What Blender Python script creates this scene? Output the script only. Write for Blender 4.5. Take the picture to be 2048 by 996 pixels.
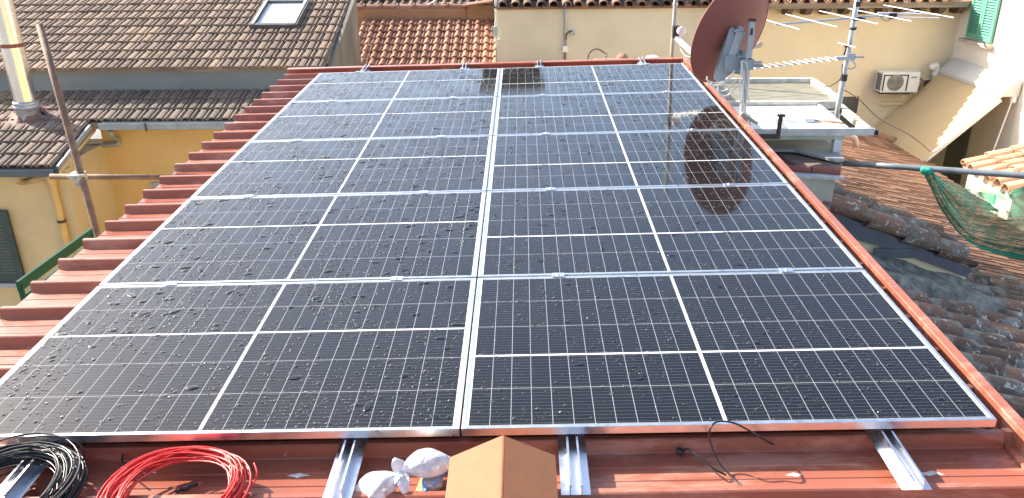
import bpy, math, random
import numpy as np
from mathutils import Vector, Matrix
rng = random.Random(7)
PI = math.pi
S = bpy.context.scene
for o in list(bpy.data.objects): bpy.data.objects.remove(o)

# ------------------------------------------------------------------ camera
CAM = Vector((0.2134, -2.1867, 1.5733)); FPX = 1577.0
RIGHT = Vector((0.9998881260374558, 0.011276180123903627, -0.009827673738931269))
DOWN = Vector((-0.0046899168305843154, -0.38755227851340335, -0.9218357967117532))
FWD = Vector((-0.014203523838393082, 0.921778758260833, -0.3874560371573652))
ROOF = Matrix(((0.9998061630987416, 0.0, -0.019688479620660906),
               (-0.0007916850399511721, 0.9991912278678141, -0.040202778346867855),
               (0.019672556127018608, 0.04021057263966615, 0.9989975477364397))).to_4x4()   # the slightly tilted metal roof
cd = bpy.data.cameras.new('camera'); cam = bpy.data.objects.new('camera', cd); S.collection.objects.link(cam)
cd.sensor_width = 36; cd.lens = FPX / 2048 * 36; cd.clip_end = 2000; cd.clip_start = 0.02
cm = Matrix((RIGHT, -DOWN, -FWD)).transposed().to_4x4(); cm.translation = CAM
cam.matrix_world = cm; S.camera = cam
# ------------------------------------------------------------------ light
SUNV = (ROOF.to_3x3() @ Vector((-1.3, .75, 1))).normalized()
EL = math.asin(SUNV.z); AZ = math.atan2(SUNV.x, SUNV.y)
w = bpy.data.worlds.new('World'); S.world = w; w.use_nodes = True
nt = w.node_tree; bg = nt.nodes['Background']
sky = nt.nodes.new('ShaderNodeTexSky'); sky.sky_type = 'NISHITA'; sky.sun_disc = False
sky.sun_elevation = EL; sky.sun_rotation = AZ; sky.air_density = 1.0; sky.dust_density = 2.2; sky.ozone_density = 1.0
nt.links.new(sky.outputs[0], bg.inputs[0]); bg.inputs[1].default_value = 0.128
sl = bpy.data.lights.new('sun', 'SUN'); sl.energy = 4.6; sl.angle = math.radians(.53); sl.color = (1, .93, .82)
so = bpy.data.objects.new('sun', sl); S.collection.objects.link(so)
so.rotation_euler = SUNV.to_track_quat('Z', 'Y').to_euler(); so.location = (-20, 12, 18)
S.view_settings.view_transform = 'Standard'; S.view_settings.look = 'None'
S.view_settings.exposure = 1.5; S.view_settings.gamma = 1; S.view_settings.use_curve_mapping = False

# ------------------------------------------------------------------ helpers
def V(*a): return Vector(a)
def ray(u, v): return RIGHT * (u - 1024) + DOWN * (v - 498) + FWD * FPX
def at(u, v, x=None, y=None, z=None, d=None):
    r = ray(u, v)
    if d is not None: return CAM + r / FPX * d
    i, a = (0, x) if x is not None else (1, y) if y is not None else (2, z)
    return CAM + r * ((a - CAM[i]) / r[i])
def onpl(u, v, o, n):
    r = ray(u, v); n = Vector(n); return CAM + r * (n.dot(Vector(o) - CAM) / n.dot(r))
RI = ROOF.inverted()
def rf(u, v, z):                                   # pixel -> roof frame point at height z over the panel plane
    c = RI @ CAM; r = RI.to_3x3() @ ray(u, v); return c + r * ((z - c.z) / r.z)
WM = {}
def tag(o, label=None, cat=None, group=None, kind=None):
    if label: o['label'] = label
    if cat: o['category'] = cat
    if group: o['group'] = group
    if kind: o['kind'] = kind
    return o
def thing(name, label, cat, loc=(0, 0, 0), group=None, roof=False, rz=0):
    o = bpy.data.objects.new(name, None); S.collection.objects.link(o); o.empty_display_size = .1
    m = Matrix.Translation(loc) @ Matrix.Rotation(rz, 4, 'Z')
    if roof: m = ROOF @ m
    o.matrix_world = m; WM[o.name] = m
    return tag(o, label, cat, group)
class MB:
    def __init__(s): s.v = []; s.f = []; s.a = []
    def add(s, vs, fs, a=0.0):
        n = len(s.v); s.v += [tuple(p) for p in vs]; s.f += [tuple(i + n for i in f) for f in fs]; s.a += [a] * len(fs)
        return s
    def poly(s, pts, a=0.0): return s.add(pts, [tuple(range(len(pts)))], a)
    def box(s, c, size, R=None, a=0.0):
        hx, hy, hz = [q / 2 for q in size]; c = Vector(c); R = R or Matrix.Identity(3)
        vs = [c + R @ V(x * hx, y * hy, z * hz) for z in (-1, 1) for y in (-1, 1) for x in (-1, 1)]
        return s.add(vs, [(0, 2, 3, 1), (4, 5, 7, 6), (0, 1, 5, 4), (2, 6, 7, 3), (0, 4, 6, 2), (1, 3, 7, 5)], a)
    def bb(s, x0, x1, y0, y1, z0, z1): return s.box(((x0+x1)/2, (y0+y1)/2, (z0+z1)/2), (x1-x0, y1-y0, z1-z0))
    def bar(s, p, q, w, h, up=(0, 0, 1)):
        p = Vector(p); q = Vector(q); d = (q - p); L = d.length; d.normalize(); up = Vector(up)
        x = d.cross(up).normalized(); z = x.cross(d)
        return s.box((p + q) / 2, (w, L, h), Matrix((x, d, z)).transposed())
    def prism(s, poly, off):
        poly = [Vector(p) for p in poly]; off = Vector(off); n = len(poly)
        vs = poly + [p + off for p in poly]
        return s.add(vs, [tuple(range(n))[::-1], tuple(range(n, 2*n))] + [(i, (i+1) % n, n+(i+1) % n, n+i) for i in range(n)])
    def tube(s, pts, r, n=8, closed=False, cap=True, a=0.0):
        pts = [Vector(p) for p in pts]; m = len(pts); rr = r if isinstance(r, (list, tuple)) else [r] * m
        t0 = (pts[1] - pts[0]).normalized(); ax = V(0, 0, 1) if abs(t0.z) < .9 else V(1, 0, 0)
        nrm = t0.cross(ax).normalized(); vs = []; pt = t0
        for i, p in enumerate(pts):
            if closed: t = (pts[(i+1) % m] - pts[i-1]).normalized()
            else: t = (pts[min(i+1, m-1)] - pts[max(i-1, 0)]).normalized()
            nrm = (nrm - t * nrm.dot(t)).normalized(); b = t.cross(nrm)
            for k in range(n):
                an = 2 * PI * k / n; vs.append(p + (nrm * math.cos(an) + b * math.sin(an)) * rr[i])
        fs = []
        for i in range(m if closed else m - 1):
            j = (i + 1) % m
            for k in range(n): fs.append((i*n+k, i*n+(k+1) % n, j*n+(k+1) % n, j*n+k))
        if cap and not closed: fs += [tuple(range(n))[::-1], tuple((m-1)*n+k for k in range(n))]
        return s.add(vs, fs, a)
    def cyl(s, p, q, r, n=14, r2=None): return s.tube([p, q], [r, r if r2 is None else r2], n)
    def lathe(s, o, axis, prof, n=20):
        axis = Vector(axis).normalized(); o = Vector(o)
        x = axis.cross(V(0, 0, 1) if abs(axis.z) < .9 else V(1, 0, 0)).normalized(); y = axis.cross(x); vs = []
        for r, h in prof:
            for k in range(n): vs.append(o + axis*h + (x*math.cos(2*PI*k/n) + y*math.sin(2*PI*k/n))*r)
        return s.add(vs, [(i*n+k, i*n+(k+1) % n, (i+1)*n+(k+1) % n, (i+1)*n+k) for i in range(len(prof)-1) for k in range(n)])
    def grid(s, rows, a=0.0):
        m = len(rows[0]); vs = [p for r in rows for p in r]
        return s.add(vs, [(i*m+k, i*m+k+1, (i+1)*m+k+1, (i+1)*m+k) for i in range(len(rows)-1) for k in range(m-1)], a)
    def build(s, name, mat, parent=None, space='world', smooth=False, label=None):
        M = Matrix.Identity(4)
        if space == 'roof': M = ROOF
        inv = Matrix.Identity(4)
        if parent is not None: inv = WM[parent.name].inverted()
        if space == 'local': T = Matrix.Identity(4)
        else: T = inv @ M
        arr = np.array(s.v, dtype=float); R = np.array(T.to_3x3()); arr = arr @ R.T + np.array(T.translation)
        me = bpy.data.meshes.new(name); me.from_pydata(arr.tolist(), [], s.f)
        at_ = me.attributes.new('rnd', 'FLOAT', 'FACE'); at_.data.foreach_set('value', s.a)
        if smooth: me.polygons.foreach_set('use_smooth', [True] * len(me.polygons))
        me.materials.append(mat)
        o = bpy.data.objects.new(name, me); S.collection.objects.link(o)
        if parent is not None:
            o.parent = parent; o.matrix_parent_inverse = Matrix.Identity(4); WM[o.name] = WM[parent.name]
        else: WM[o.name] = Matrix.Identity(4)
        if label: o['label'] = label
        return o
def recenter(o):                                    # top-level single mesh: put its origin at its base
    me = o.data; n = len(me.vertices); c = np.empty(n*3); me.vertices.foreach_get('co', c); c = c.reshape(-1, 3)
    b = np.array([(c[:, 0].min()+c[:, 0].max())/2, (c[:, 1].min()+c[:, 1].max())/2, c[:, 2].min()])
    me.vertices.foreach_set('co', (c - b).ravel()); o.location = b; me.update(); return o
def solo(mb, name, mat, label, cat, group=None, kind=None, space='world', smooth=False):
    return tag(recenter(mb.build(name, mat, None, space, smooth)), label, cat, group, kind)
def smooth_path(pts, n=8):
    pts = [Vector(p) for p in pts]; out = []
    for i in range(len(pts) - 1):
        p0 = pts[max(i-1, 0)]; p1 = pts[i]; p2 = pts[i+1]; p3 = pts[min(i+2, len(pts)-1)]
        for k in range(n):
            t = k / n
            out.append(.5*((2*p1) + (p2-p0)*t + (2*p0-5*p1+4*p2-p3)*t*t + (3*p1-p0-3*p2+p3)*t**3))
    return out + [pts[-1]]

# ------------------------------------------------------------------ materials
class NT:
    def __init__(s, name):
        s.m = bpy.data.materials.new(name); s.m.use_nodes = True; s.t = s.m.node_tree; s.b = s.t.nodes['Principled BSDF']
        s.tc = s.t.nodes.new('ShaderNodeTexCoord').outputs['Object']
    def lk(s, a, b): s.t.links.new(a, b)
    def _in(s, sock, v):
        if hasattr(v, 'links'): s.lk(v, sock)
        else: sock.default_value = v
    def ma(s, op, a, b=0.0, c=0.0):
        n = s.t.nodes.new('ShaderNodeMath'); n.operation = op
        s._in(n.inputs[0], a); s._in(n.inputs[1], b); s._in(n.inputs[2], c); return n.outputs[0]
    def noise(s, scale, detail=3, vec=None, rough=.55, dist=0):
        n = s.t.nodes.new('ShaderNodeTexNoise'); n.inputs['Scale'].default_value = scale; n.inputs['Detail'].default_value = detail
        n.inputs['Roughness'].default_value = rough; n.inputs['Distortion'].default_value = dist
        s.lk(vec or s.tc, n.inputs['Vector']); return n.outputs['Fac']
    def stretch(s, sc):
        n = s.t.nodes.new('ShaderNodeMapping'); n.inputs['Scale'].default_value = sc; s.lk(s.tc, n.inputs[0]); return n.outputs[0]
    def ramp(s, fac, stops, const=False):
        n = s.t.nodes.new('ShaderNodeValToRGB'); e = n.color_ramp.elements
        if const: n.color_ramp.interpolation = 'CONSTANT'
        while len(e) < len(stops): e.new(.5)
        for q, (p, c) in zip(e, stops):
            q.position = p; q.color = (c, c, c, 1) if not hasattr(c, '__len__') else (*c[:3], 1)
        s.lk(fac, n.inputs[0]); return n.outputs[0]
    def mix(s, f, a, b, mode='MIX'):
        n = s.t.nodes.new('ShaderNodeMix'); n.data_type = 'RGBA'; n.blend_type = mode
        s._in(n.inputs[0], f)
        for sock, v in ((n.inputs[6], a), (n.inputs[7], b)):
            if hasattr(v, 'links'): s.lk(v, sock)
            else: sock.default_value = (*v[:3], 1)
        return n.outputs[2]
    def attr(s):
        n = s.t.nodes.new('ShaderNodeAttribute'); n.attribute_name = 'rnd'; return n.outputs['Fac']
    def bump(s, h, st=.3, dist=.01):
        n = s.t.nodes.new('ShaderNodeBump'); n.inputs['Strength'].default_value = st; n.inputs['Distance'].default_value = dist
        s.lk(h, n.inputs['Height']); s.lk(n.outputs[0], s.b.inputs['Normal'])
    def set(s, **k):
        for n, v in k.items():
            n = {'col': 'Base Color', 'rough': 'Roughness', 'metal': 'Metallic', 'spec': 'Specular IOR Level', 'trans': 'Transmission Weight', 'ior': 'IOR', 'alpha': 'Alpha'}[n]
            if hasattr(v, '__len__'): v = (*v[:3], 1)
            s._in(s.b.inputs[n], v)
        return s
def M(name, col, rough=.6, metal=0, var=.12, scale=6, bump=0, bscale=60, col2=None, spec=.5, streak=None, rvar=0):
    n = NT(name); d = tuple(c*(1-var) for c in col); l = col2 or tuple(min(1, c*(1+var)) for c in col)
    vec = n.stretch(streak) if streak else None
    f = n.noise(scale, 4, vec); c = n.ramp(f, [(.3, d), (.7, l)])
    n.set(col=c, rough=rough, metal=metal, spec=spec)
    if rvar: n.set(rough=n.ramp(n.noise(scale*2.3, 4), [(.35, max(0, rough-rvar)), (.65, rough+rvar)]))
    if bump: n.bump(n.noise(bscale, 5), bump)
    return n.m
def tile_mat(name, stops, lichen=(.42, .41, .36), lam=.62, lscale=9, rough=.85, moss=None, fine=1.0, lich2=None):
    n = NT(name); c = n.ramp(n.attr(), stops)
    c = n.mix(n.ramp(n.noise(5*fine, 5), [(.35, 0.0), (.75, .55)]), c, n.ramp(n.noise(31*fine, 4), [(.3, tuple(q*.5 for q in stops[0][1])), (.7, stops[-1][1])]))
    c = n.mix(n.ramp(n.noise(lscale, 6, rough=.65), [(lam, 0.0), (lam+.06, .85)]), c, lichen)
    if lich2: c = n.mix(n.ramp(n.noise(lscale*2.7, 5, rough=.6, dist=.6), [(.60, 0.0), (.64, .95)]), c, lich2)
    if moss: c = n.mix(n.ramp(n.noise(1.3, 6, rough=.7), [(.64, 0.0), (.72, .7)]), c, moss)
    n.set(col=c, rough=rough, spec=.3); n.bump(n.noise(70*fine, 5), .5, .006); return n.m

# clean aluminium, paint, plaster ...
ALU = M('anodised_aluminium', (.80, .81, .83), .34, 1, .04, 14, rvar=.07)
ALUD = M('weathered_aluminium', (.62, .63, .63), .5, .35, .18, 9, bump=.1)
WHITE = M('white_plastic', (.78, .77, .74), .45, 0, .06, 8)
CABW = M('white_cable_sheath', (.72, .70, .65), .5, 0, .1, 20)
CABB = M('black_cable_sheath', (.018, .018, .02), .33, 0, .3, 50)
CABR = M('red_cable_sheath', (.62, .035, .03), .33, 0, .12, 30)
BLACK = M('black_plastic', (.02, .02, .022), .5, 0, .2, 20)
GREYM = M('galvanised_steel', (.42, .45, .48), .45, .6, .2, 12, bump=.05)
GREYP = M('grey_paint', (.30, .34, .37), .45, 0, .12, 7)
GUTD = M('dark_grey_gutter_paint', (.075, .095, .115), .4, 0, .12, 6)
GUTG = M('grey_gutter_metal', (.30, .33, .34), .5, .2, .18, 4, bump=.06)
YEL = M('yellow_plaster', (.62, .42, .165), .9, 0, .10, 1.3, bump=.15, bscale=45)
YELP = M('pale_yellow_plaster', (.54, .43, .24), .9, 0, .10, 1.5, bump=.15, bscale=45)
CREAM = M('cream_plaster', (.76, .64, .43), .9, 0, .06, .7, bump=.12, bscale=40)
GREYC = M('grey_stained_plaster', (.60, .54, .41), .92, 0, .12, .9, bump=.15, bscale=40)
WHT = M('white_plaster', (.80, .74, .61), .9, 0, .04, 1, bump=.1, bscale=50)
PALEW = M('pale_wall_plaster', (.52, .50, .40), .9, 0, .14, 3, bump=.2, bscale=30)
GABLE = M('raw_grey_render', (.175, .16, .135), .95, 0, .35, 2.2, bump=.7, bscale=14, streak=(1, 1, .35))
STEPW = M('grey_painted_render', (.20, .225, .225), .8, 0, .12, 1.6, bump=.1, streak=(.5, 1, 2))
CEMENT = M('grey_cement', (.20, .185, .16), 1.0, 0, .55, 11, bump=.7, bscale=40, col2=(.36, .34, .29), spec=.1)
LEAD = M('dark_lead_flashing', (.10, .115, .14), .55, .1, .2, 5, bump=.1, bscale=8)
FASC = M('orange_brown_render', (.36, .20, .105), .9, 0, .2, 1.5, bump=.3, bscale=20)
WOODD = M('dark_eave_timber', (.13, .085, .06), .8, 0, .3, 5, bump=.3, streak=(.4, 4, 4))
WOODG = M('grey_eave_timber', (.27, .22, .17), .85, 0, .3, 4, bump=.3, streak=(.4, 4, 4))
GRNL = M('green_shutter_paint', (.11, .33, .23), .5, 0, .08, 5)
GRND = M('dark_green_shutter_paint', (.025, .05, .048), .45, 0, .1, 5)
GRNR = M('green_railing_paint', (.007, .06, .046), .7, 0, .12, 8, spec=.15)
RUST = M('rusty_scaffold_tube', (.20, .125, .085), .75, .2, .35, 14, bump=.3, bscale=60)
RUSTD = M('dark_rust', (.10, .06, .04), .85, .2, .4, 20, bump=.5)
DISH = M('brick_red_dish_paint', (.28, .09, .072), .68, 0, .05, 3)
STEEL = M('polished_steel_flue', (.78, .75, .70), .30, 1, .05, 3, rvar=.05)
STEELR = M('red_oxide_band', (.23, .07, .05), .6, .1, .2, 20)
TERR = M('terracotta_metal_paint', (.27, .105, .043), .75, 0, .07, 18, bump=.15, bscale=220)
AWN = M('sand_awning_cloth', (.56, .41, .215), .9, 0, .04, 3, bump=.08, bscale=200)
GLASSD = M('dark_window_glass', (.09, .09, .085), .12, 0, .2, 3)
PVC = M('beige_pvc_pipe', (.55, .43, .33), .5, 0, .1, 10)
PYEL = M('ochre_painted_pipe', (.55, .37, .13), .5, 0, .12, 6)
BLUEP = M('blue_plastic', (.10, .28, .72), .35, 0, .1, 20)
PINK = M('pink_cardboard', (.70, .32, .33), .7, 0, .1, 20)
WOODL = M('pale_wood', (.60, .42, .20), .7, 0, .15, 12, bump=.2, streak=(1, 8, 8))
WOODH = M('wooden_handle', (.45, .22, .10), .6, 0, .2, 20)
DIRTG = M('dirty_glazing', (.20, .175, .11), .5, 0, .35, 5, bump=.1, col2=(.28, .25, .17), streak=(1, 3, 1))
WPAN = M('white_sheet_panel', (.80, .79, .70), .5, 0, .06, 4)
GROUND = M('courtyard_paving', (.22, .20, .18), .9, 0, .25, .6, bump=.3)
BARK = M('bark', (.08, .06, .045), .9, 0, .3, 10, bump=.5)
PAPER = M('white_sticker_paper', (.8, .8, .78), .6, 0, .03, 9)
INK = M('black_print', (.03, .03, .03), .6, 0, .1, 20)

def metal_roof_mat():
    n = NT('red_painted_sheet'); base = n.ramp(n.noise(1.2, 4, n.stretch((.35, 1.5, 1))), [(.3, (.270, .083, .050)), (.7, (.325, .108, .066))])
    # pale patches paint in sunlit wet sheen; scuffs and dried splashes on the paint
    base = n.mix(n.ramp(n.noise(5, 6, n.stretch((.4, 1.6, 1)), .68), [(.52, 0.0), (.62, .6)]), base, (.50, .26, .185))
    base = n.mix(n.ramp(n.noise(17, 5, rough=.7), [(.68, 0.0), (.73, .55)]), base, (.45, .37, .33))
    base = n.mix(n.ramp(n.noise(60, 3), [(.66, 0.0), (.72, .4)]), base, (.16, .05, .035))
    r = n.ramp(n.noise(4, 5, n.stretch((.35, 1.4, 1)), .62), [(.40, .16), (.56, .46)])
    n.set(col=base, rough=r, spec=.5); n.bump(n.noise(9, 4, n.stretch((.5, 1.5, 1))), .16, .01); return n.m
RED = metal_roof_mat()

def cell_mat():
    n = NT('solar_cells_under_glass'); sp = n.t.nodes.new('ShaderNodeSeparateXYZ'); n.lk(n.tc, sp.inputs[0]); x, y = sp.outputs[0], sp.outputs[1]
    ax = n.ma('ABSOLUTE', x); xx = n.ma('SUBTRACT', ax, .0062); px = n.ma('DIVIDE', xx, .0712)
    fx = n.ma('FRACT', px); dx = n.ma('MULTIPLY', n.ma('MINIMUM', fx, n.ma('SUBTRACT', 1.0, fx)), .0712)
    col = n.ma('LESS_THAN', dx, .00085)
    cen = n.ma('LESS_THAN', ax, .0052); mar = n.ma('GREATER_THAN', ax, .8612)
    far = n.ma('GREATER_THAN', y, .1055)
    yy = n.ma('SUBTRACT', n.ma('ADD', y, .5345), n.ma('MULTIPLY', far, .010))
    py = n.ma('DIVIDE', yy, .2115); fy = n.ma('FRACT', py); dy = n.ma('MULTIPLY', n.ma('MINIMUM', fy, n.ma('SUBTRACT', 1.0, fy)), .2115)
    row = n.ma('LESS_THAN', dy, .0010); bold = n.ma('LESS_THAN', n.ma('ABSOLUTE', n.ma('SUBTRACT', y, .1055)), .0042)
    mary = n.ma('GREATER_THAN', n.ma('ABSOLUTE', y), .5355)
    wide = n.ma('MAXIMUM', n.ma('MAXIMUM', cen, mar), n.ma('MAXIMUM', bold, mary)); thin = n.ma('MAXIMUM', col, row)
    fb = n.ma('FRACT', n.ma('MULTIPLY', py, 11.0)); bus = n.ma('LESS_THAN', n.ma('ABSOLUTE', n.ma('SUBTRACT', fb, .5)), .016)
    # each cell a hair different
    wn = n.t.nodes.new('ShaderNodeTexWhiteNoise'); wn.noise_dimensions = '2D'; cb = n.t.nodes.new('ShaderNodeCombineXYZ')
    n.lk(n.ma('FLOOR', n.ma('ADD', n.ma('MULTIPLY', n.ma('SIGN', x), px), 40.0)), cb.inputs[0]); n.lk(n.ma('FLOOR', py), cb.inputs[1]); n.lk(cb.outputs[0], wn.inputs[0])
    c = n.ramp(wn.outputs[0], [(0, (.0048, .0045, .005)), (1, (.0072, .0066, .0072))])
    c = n.mix(n.ma('MULTIPLY', bus, .45), c, (.34, .35, .37)); c = n.mix(n.ma('MULTIPLY', thin, .58), c, (.60, .60, .59)); c = n.mix(wide, c, (.74, .74, .73))
    # faint dried film on the glass
    r = n.ramp(n.noise(3.0, 5, rough=.6), [(.3, .05), (.75, .095)])
    n.set(col=c, rough=r, ior=1.5, spec=.5); return n.m
CELL = cell_mat()
def water_mat():
    n = NT('water'); n.set(col=(1, 1, 1), rough=.09, trans=1.0, ior=1.36, spec=.85); return n.m
WATER = water_mat()
def net_mat():
    n = NT('green_debris_net'); n.set(col=n.ramp(n.noise(3, 3), [(.3, (.015, .27, .17)), (.7, (.03, .40, .27))]), rough=.6)
    u = n.stretch((1, 1, 1)); f = n.ramp(n.noise(7, 5, n.stretch((2.2, .6, .6)), .6), [(.34, .50), (.64, .92)])
    n.set(alpha=n.ma('MULTIPLY', f, n.ma('ADD', .88, n.attr()))); return n.m
NET = net_mat()
def bag_mat():
    n = NT('thin_white_plastic_film'); n.set(rough=.22, spec=.6)
    f = n.noise(11, 3, dist=1.6); n.set(col=n.ramp(f, [(.34, (.50, .51, .53)), (.52, (.80, .80, .79))]))
    n.set(alpha=n.ramp(f, [(.32, .55), (.55, .95)])); n.bump(n.noise(26, 2, n.stretch((1, 1, 2)), dist=1.5), .7, .006); return n.m
BAG = bag_mat()
def clear_mat():
    n = NT('clear_plastic'); n.set(col=(.75, .78, .82), rough=.12, trans=.75, ior=1.3); return n.m
CLEAR = clear_mat()
def sky_glass():
    n = NT('roof_window_glass'); n.set(col=(.42, .47, .52), rough=.10, spec=.9); return n.m
SKYG = sky_glass()
TGREY = tile_mat('weathered_grey_brown_tile', [(0, (.18, .135, .105)), (.5, (.275, .205, .15)), (1, (.38, .28, .20))], lichen=(.33, .30, .24), lam=.66, moss=(.13, .115, .035))
TDARK = tile_mat('dark_grey_tile', [(0, (.17, .135, .11)), (.5, (.245, .19, .15)), (1, (.33, .25, .19))], lichen=(.36, .34, .30), lam=.63)  # grey-brown tones a little darker than the upper roof
TORNG = tile_mat('new_orange_tile', [(0, (.27, .135, .092)), (.5, (.34, .175, .12)), (1, (.41, .235, .16))], lichen=(.42, .26, .17), lam=.72)
TOLD = tile_mat('old_lichened_tile', [(0, (.13, .085, .06)), (.35, (.22, .13, .09)), (.7, (.36, .18, .115)), (1, (.17, .135, .105))], lichen=(.25, .235, .20), lam=.50, lscale=7, lich2=(.55, .54, .49))
TFAR = tile_mat('brown_flat_tile', [(0, (.16, .085, .055)), (.5, (.25, .135, .085)), (1, (.35, .20, .13))], lichen=(.38, .33, .27), lam=.66)
TSAL = tile_mat('sunbleached_pink_tile', [(0, (.42, .24, .15)), (.5, (.52, .32, .20)), (1, (.58, .40, .27))], lichen=(.50, .46, .38), lam=.60)
TSOOT = tile_mat('blackened_tile', [(0, (.05, .045, .04)), (.6, (.10, .08, .07)), (1, (.34, .20, .13))], lichen=(.3, .28, .25), lam=.64)

# ------------------------------------------------------------------ roof tiling
def shelled(prof_fn, npts): return [prof_fn(i / (npts - 1)) for i in range(npts)]
MARS = [(0, 0), (.05, .003), (.10, .030), (.20, .034), (.225, .027), (.25, .034), (.36, .034), (.385, .027), (.41, .034), (.49, .030), (.54, .003), (.65, 0), (.70, .030), (.79, .030), (.84, .002), (1, 0)]
PORT = [(0, .002), (.04, .006), (.08, .022), (.17, .040), (.27, .047), (.37, .040), (.46, .022), (.50, .005), (.60, .0), (.68, .0), (.71, .014), (.765, .022), (.82, .014), (.85, .0), (1, .0)]
def flat_tiles(mb, o, ux, uy, nr, ncol, nrow, pw, rl, prof, step=.03, keep=None, jit=.004, lift=0.0):
    o = Vector(o); ux = Vector(ux).normalized(); uy = Vector(uy).normalized(); nr = Vector(nr).normalized()
    for r in range(nrow):
        for c in range(ncol):
            a = o + ux * (c * pw) + uy * (r * rl)
            if keep and not keep(a + ux*pw/2 + uy*rl/2): continue
            rv = rng.random(); dz = rng.uniform(-jit, jit); sk = rng.uniform(-jit, jit); dy = rng.uniform(-jit, jit)*1.6
            lo = [a + ux*(t*pw + sk) + uy*dy + nr*(h + step + dz + lift) for t, h in prof]
            hi = [a + ux*(t*pw - sk*.5) + uy*(rl*1.06 + dy) + nr*(h + dz*.4 + lift) for t, h in prof]
            lip = [p - nr*.022 - uy*(-.004) for p in lo]
            n = len(prof)
            mb.add(lip + lo + hi, [(i, i+1, n+i+1, n+i) for i in range(n-1)] + [(n+i, n+i+1, 2*n+i+1, 2*n+i) for i in range(n-1)], rv)
def coppi(mb, o, ux, uy, nr, ncol, nrow, pitch, rl, r0=.085, r1=.068, keep=None, jit=.012, seg=8, pan=True, hscale=1.0, lift=0.0):
    o = Vector(o); ux = Vector(ux).normalized(); uy = Vector(uy).normalized(); nr = Vector(nr).normalized()
    for c in range(ncol):
        for r in range(nrow):
            for kind in ((0, 1) if pan else (1,)):
                a = o + ux*((c + .5*kind)*pitch) + uy*(r*rl + (0 if kind else -.03))
                if keep and not keep(a + uy*rl/2): continue
                rv = rng.random(); j = ux*rng.uniform(-jit, jit) + nr*rng.uniform(-jit, jit)*.4; j2 = ux*rng.uniform(-jit, jit); jy = uy*rng.uniform(-jit, jit)
                def arc(rad, h, s):
                    return [ux*(rad*math.cos(PI*k/seg)) + nr*(s*rad*hscale*math.sin(PI*k/seg) + h) for k in range(seg+1)]
                if kind:
                    lo = [a + j + jy + q for q in arc(r0, .045 + lift, 1)]; hi = [a + j2 + uy*rl*1.12 + q for q in arc(r1, .022 + lift, 1)]
                    inn = [a + j + jy + q for q in arc(r0 - .014, .043 + lift, 1)]
                else:
                    lo = [a + j + jy + q for q in arc(r1, .085 + lift, -.8)]; hi = [a + j2 + uy*rl*1.12 + q for q in arc(r0, .06 + lift, -.8)]
                    inn = [a + j + jy + q - nr*.014 for q in arc(r1, .085 + lift, -.8)]
                n = seg + 1
                mb.add(inn + lo + hi, [(i, i+1, n+i+1, n+i) for i in range(seg)] + [(n+i, n+i+1, 2*n+i+1, 2*n+i) for i in range(seg)], rv)
def inpoly(poly):
    def f(p):
        c = False; n = len(poly); j = n - 1
        for i in range(n):
            xi, yi = poly[i][0], poly[i][1]; xj, yj = poly[j][0], poly[j][1]
            if (yi > p.y) != (yj > p.y) and p.x < (xj-xi)*(p.y-yi)/(yj-yi) + xi: c = not c
            j = i
        return c
    return f
SLOPE = math.tan(math.radians(17)); UPY = V(0, 1, SLOPE).normalized(); NY = V(0, -SLOPE, 1).normalized()

# ================================================================== SETTING
GZ = -6.0
g = MB(); g.poly([(-400, -400, GZ), (400, -400, GZ), (400, 700, GZ), (-400, 700, GZ)])
tag(g.build('ground', GROUND), kind='structure')

# ================================================================== OUR METAL ROOF
ZT, ZP = -.075, -.124; RP = .2555
hb = thing('outbuilding', 'yellow building under the ribbed red metal roof that carries the solar panels', 'building', ROOF @ V(-.2, 2, -.1) * V(1, 1, 0).x)
hb.location = (0, 2, GZ); hb.matrix_world = Matrix.Translation((0, 2, GZ)); WM[hb.name] = hb.matrix_world.copy()
prof = []
for k in range(-11, 25):
    y = -.225 + RP*k
    prof += [(y-.016, ZP), (y-.012, ZP+.004), (y-.002, ZT-.004), (y+.003, ZT), (y+.021, ZT), (y+.026, ZT-.004), (y+.038, ZP+.004), (y+.044, ZP),
             (y+.044+.058, ZP), (y+.044+.061, ZP+.0028), (y+.044+.066, ZP+.0028), (y+.044+.069, ZP), (y+.044+.122, ZP), (y+.044+.125, ZP+.0028), (y+.044+.130, ZP+.0028), (y+.044+.133, ZP)]
prof = [p for p in prof if p[0] < 6.07] + [(6.07, ZP)]
xl, xr = -2.225, 1.825
mb = MB(); xs = [xl, -1.2, 0, 1.0, xr]
mb.grid([[V(x, y, z + (.0015*math.sin(3*x+5*y))) for y, z in prof] for x in xs][::-1])
sheet = mb.build('roof_sheet', RED, hb, 'roof')
mb = MB()                                              # folded sheet edge and its cream insulated core seen at the open left end
bot = [(y, -.165) for y, z in prof]
for i in range(len(prof)-1):
    mb.poly([V(xl, prof[i][0], prof[i][1]-.0015), V(xl, prof[i+1][0], prof[i+1][1]-.0015), V(xl, bot[i+1][0], bot[i+1][1]), V(xl, bot[i][0], bot[i][1])])
mb.build('insulated_core_edge', M('cut_sheet_edge', (.52, .30, .25), .6, 0, .1, 10), hb, 'roof')
mb = MB(); mb.prism([V(xr+.029, -3, -.17), V(xr+.031, -3, -.046), V(xr+.027, -3, -.042), V(xr+.030, -3, -.037), V(xr+.066, -3, -.039), V(xr+.068, -3, -.046), V(xr+.066, -3, -.17)], (0, 9.07, 0))
mb.build('verge_flashing', RED, hb, 'roof')
mb = MB(); mb.bb(xr+.002, xr+.0285, -3, 6.07, -.13, -.112)
for k in range(-3, 25): mb.bb(xr-.001, xr+.0295, -.225+RP*k, -.225+RP*k+.024, -.13, -.072)
mb.build('edge_gutter_strip', RED, hb, 'roof')
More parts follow.
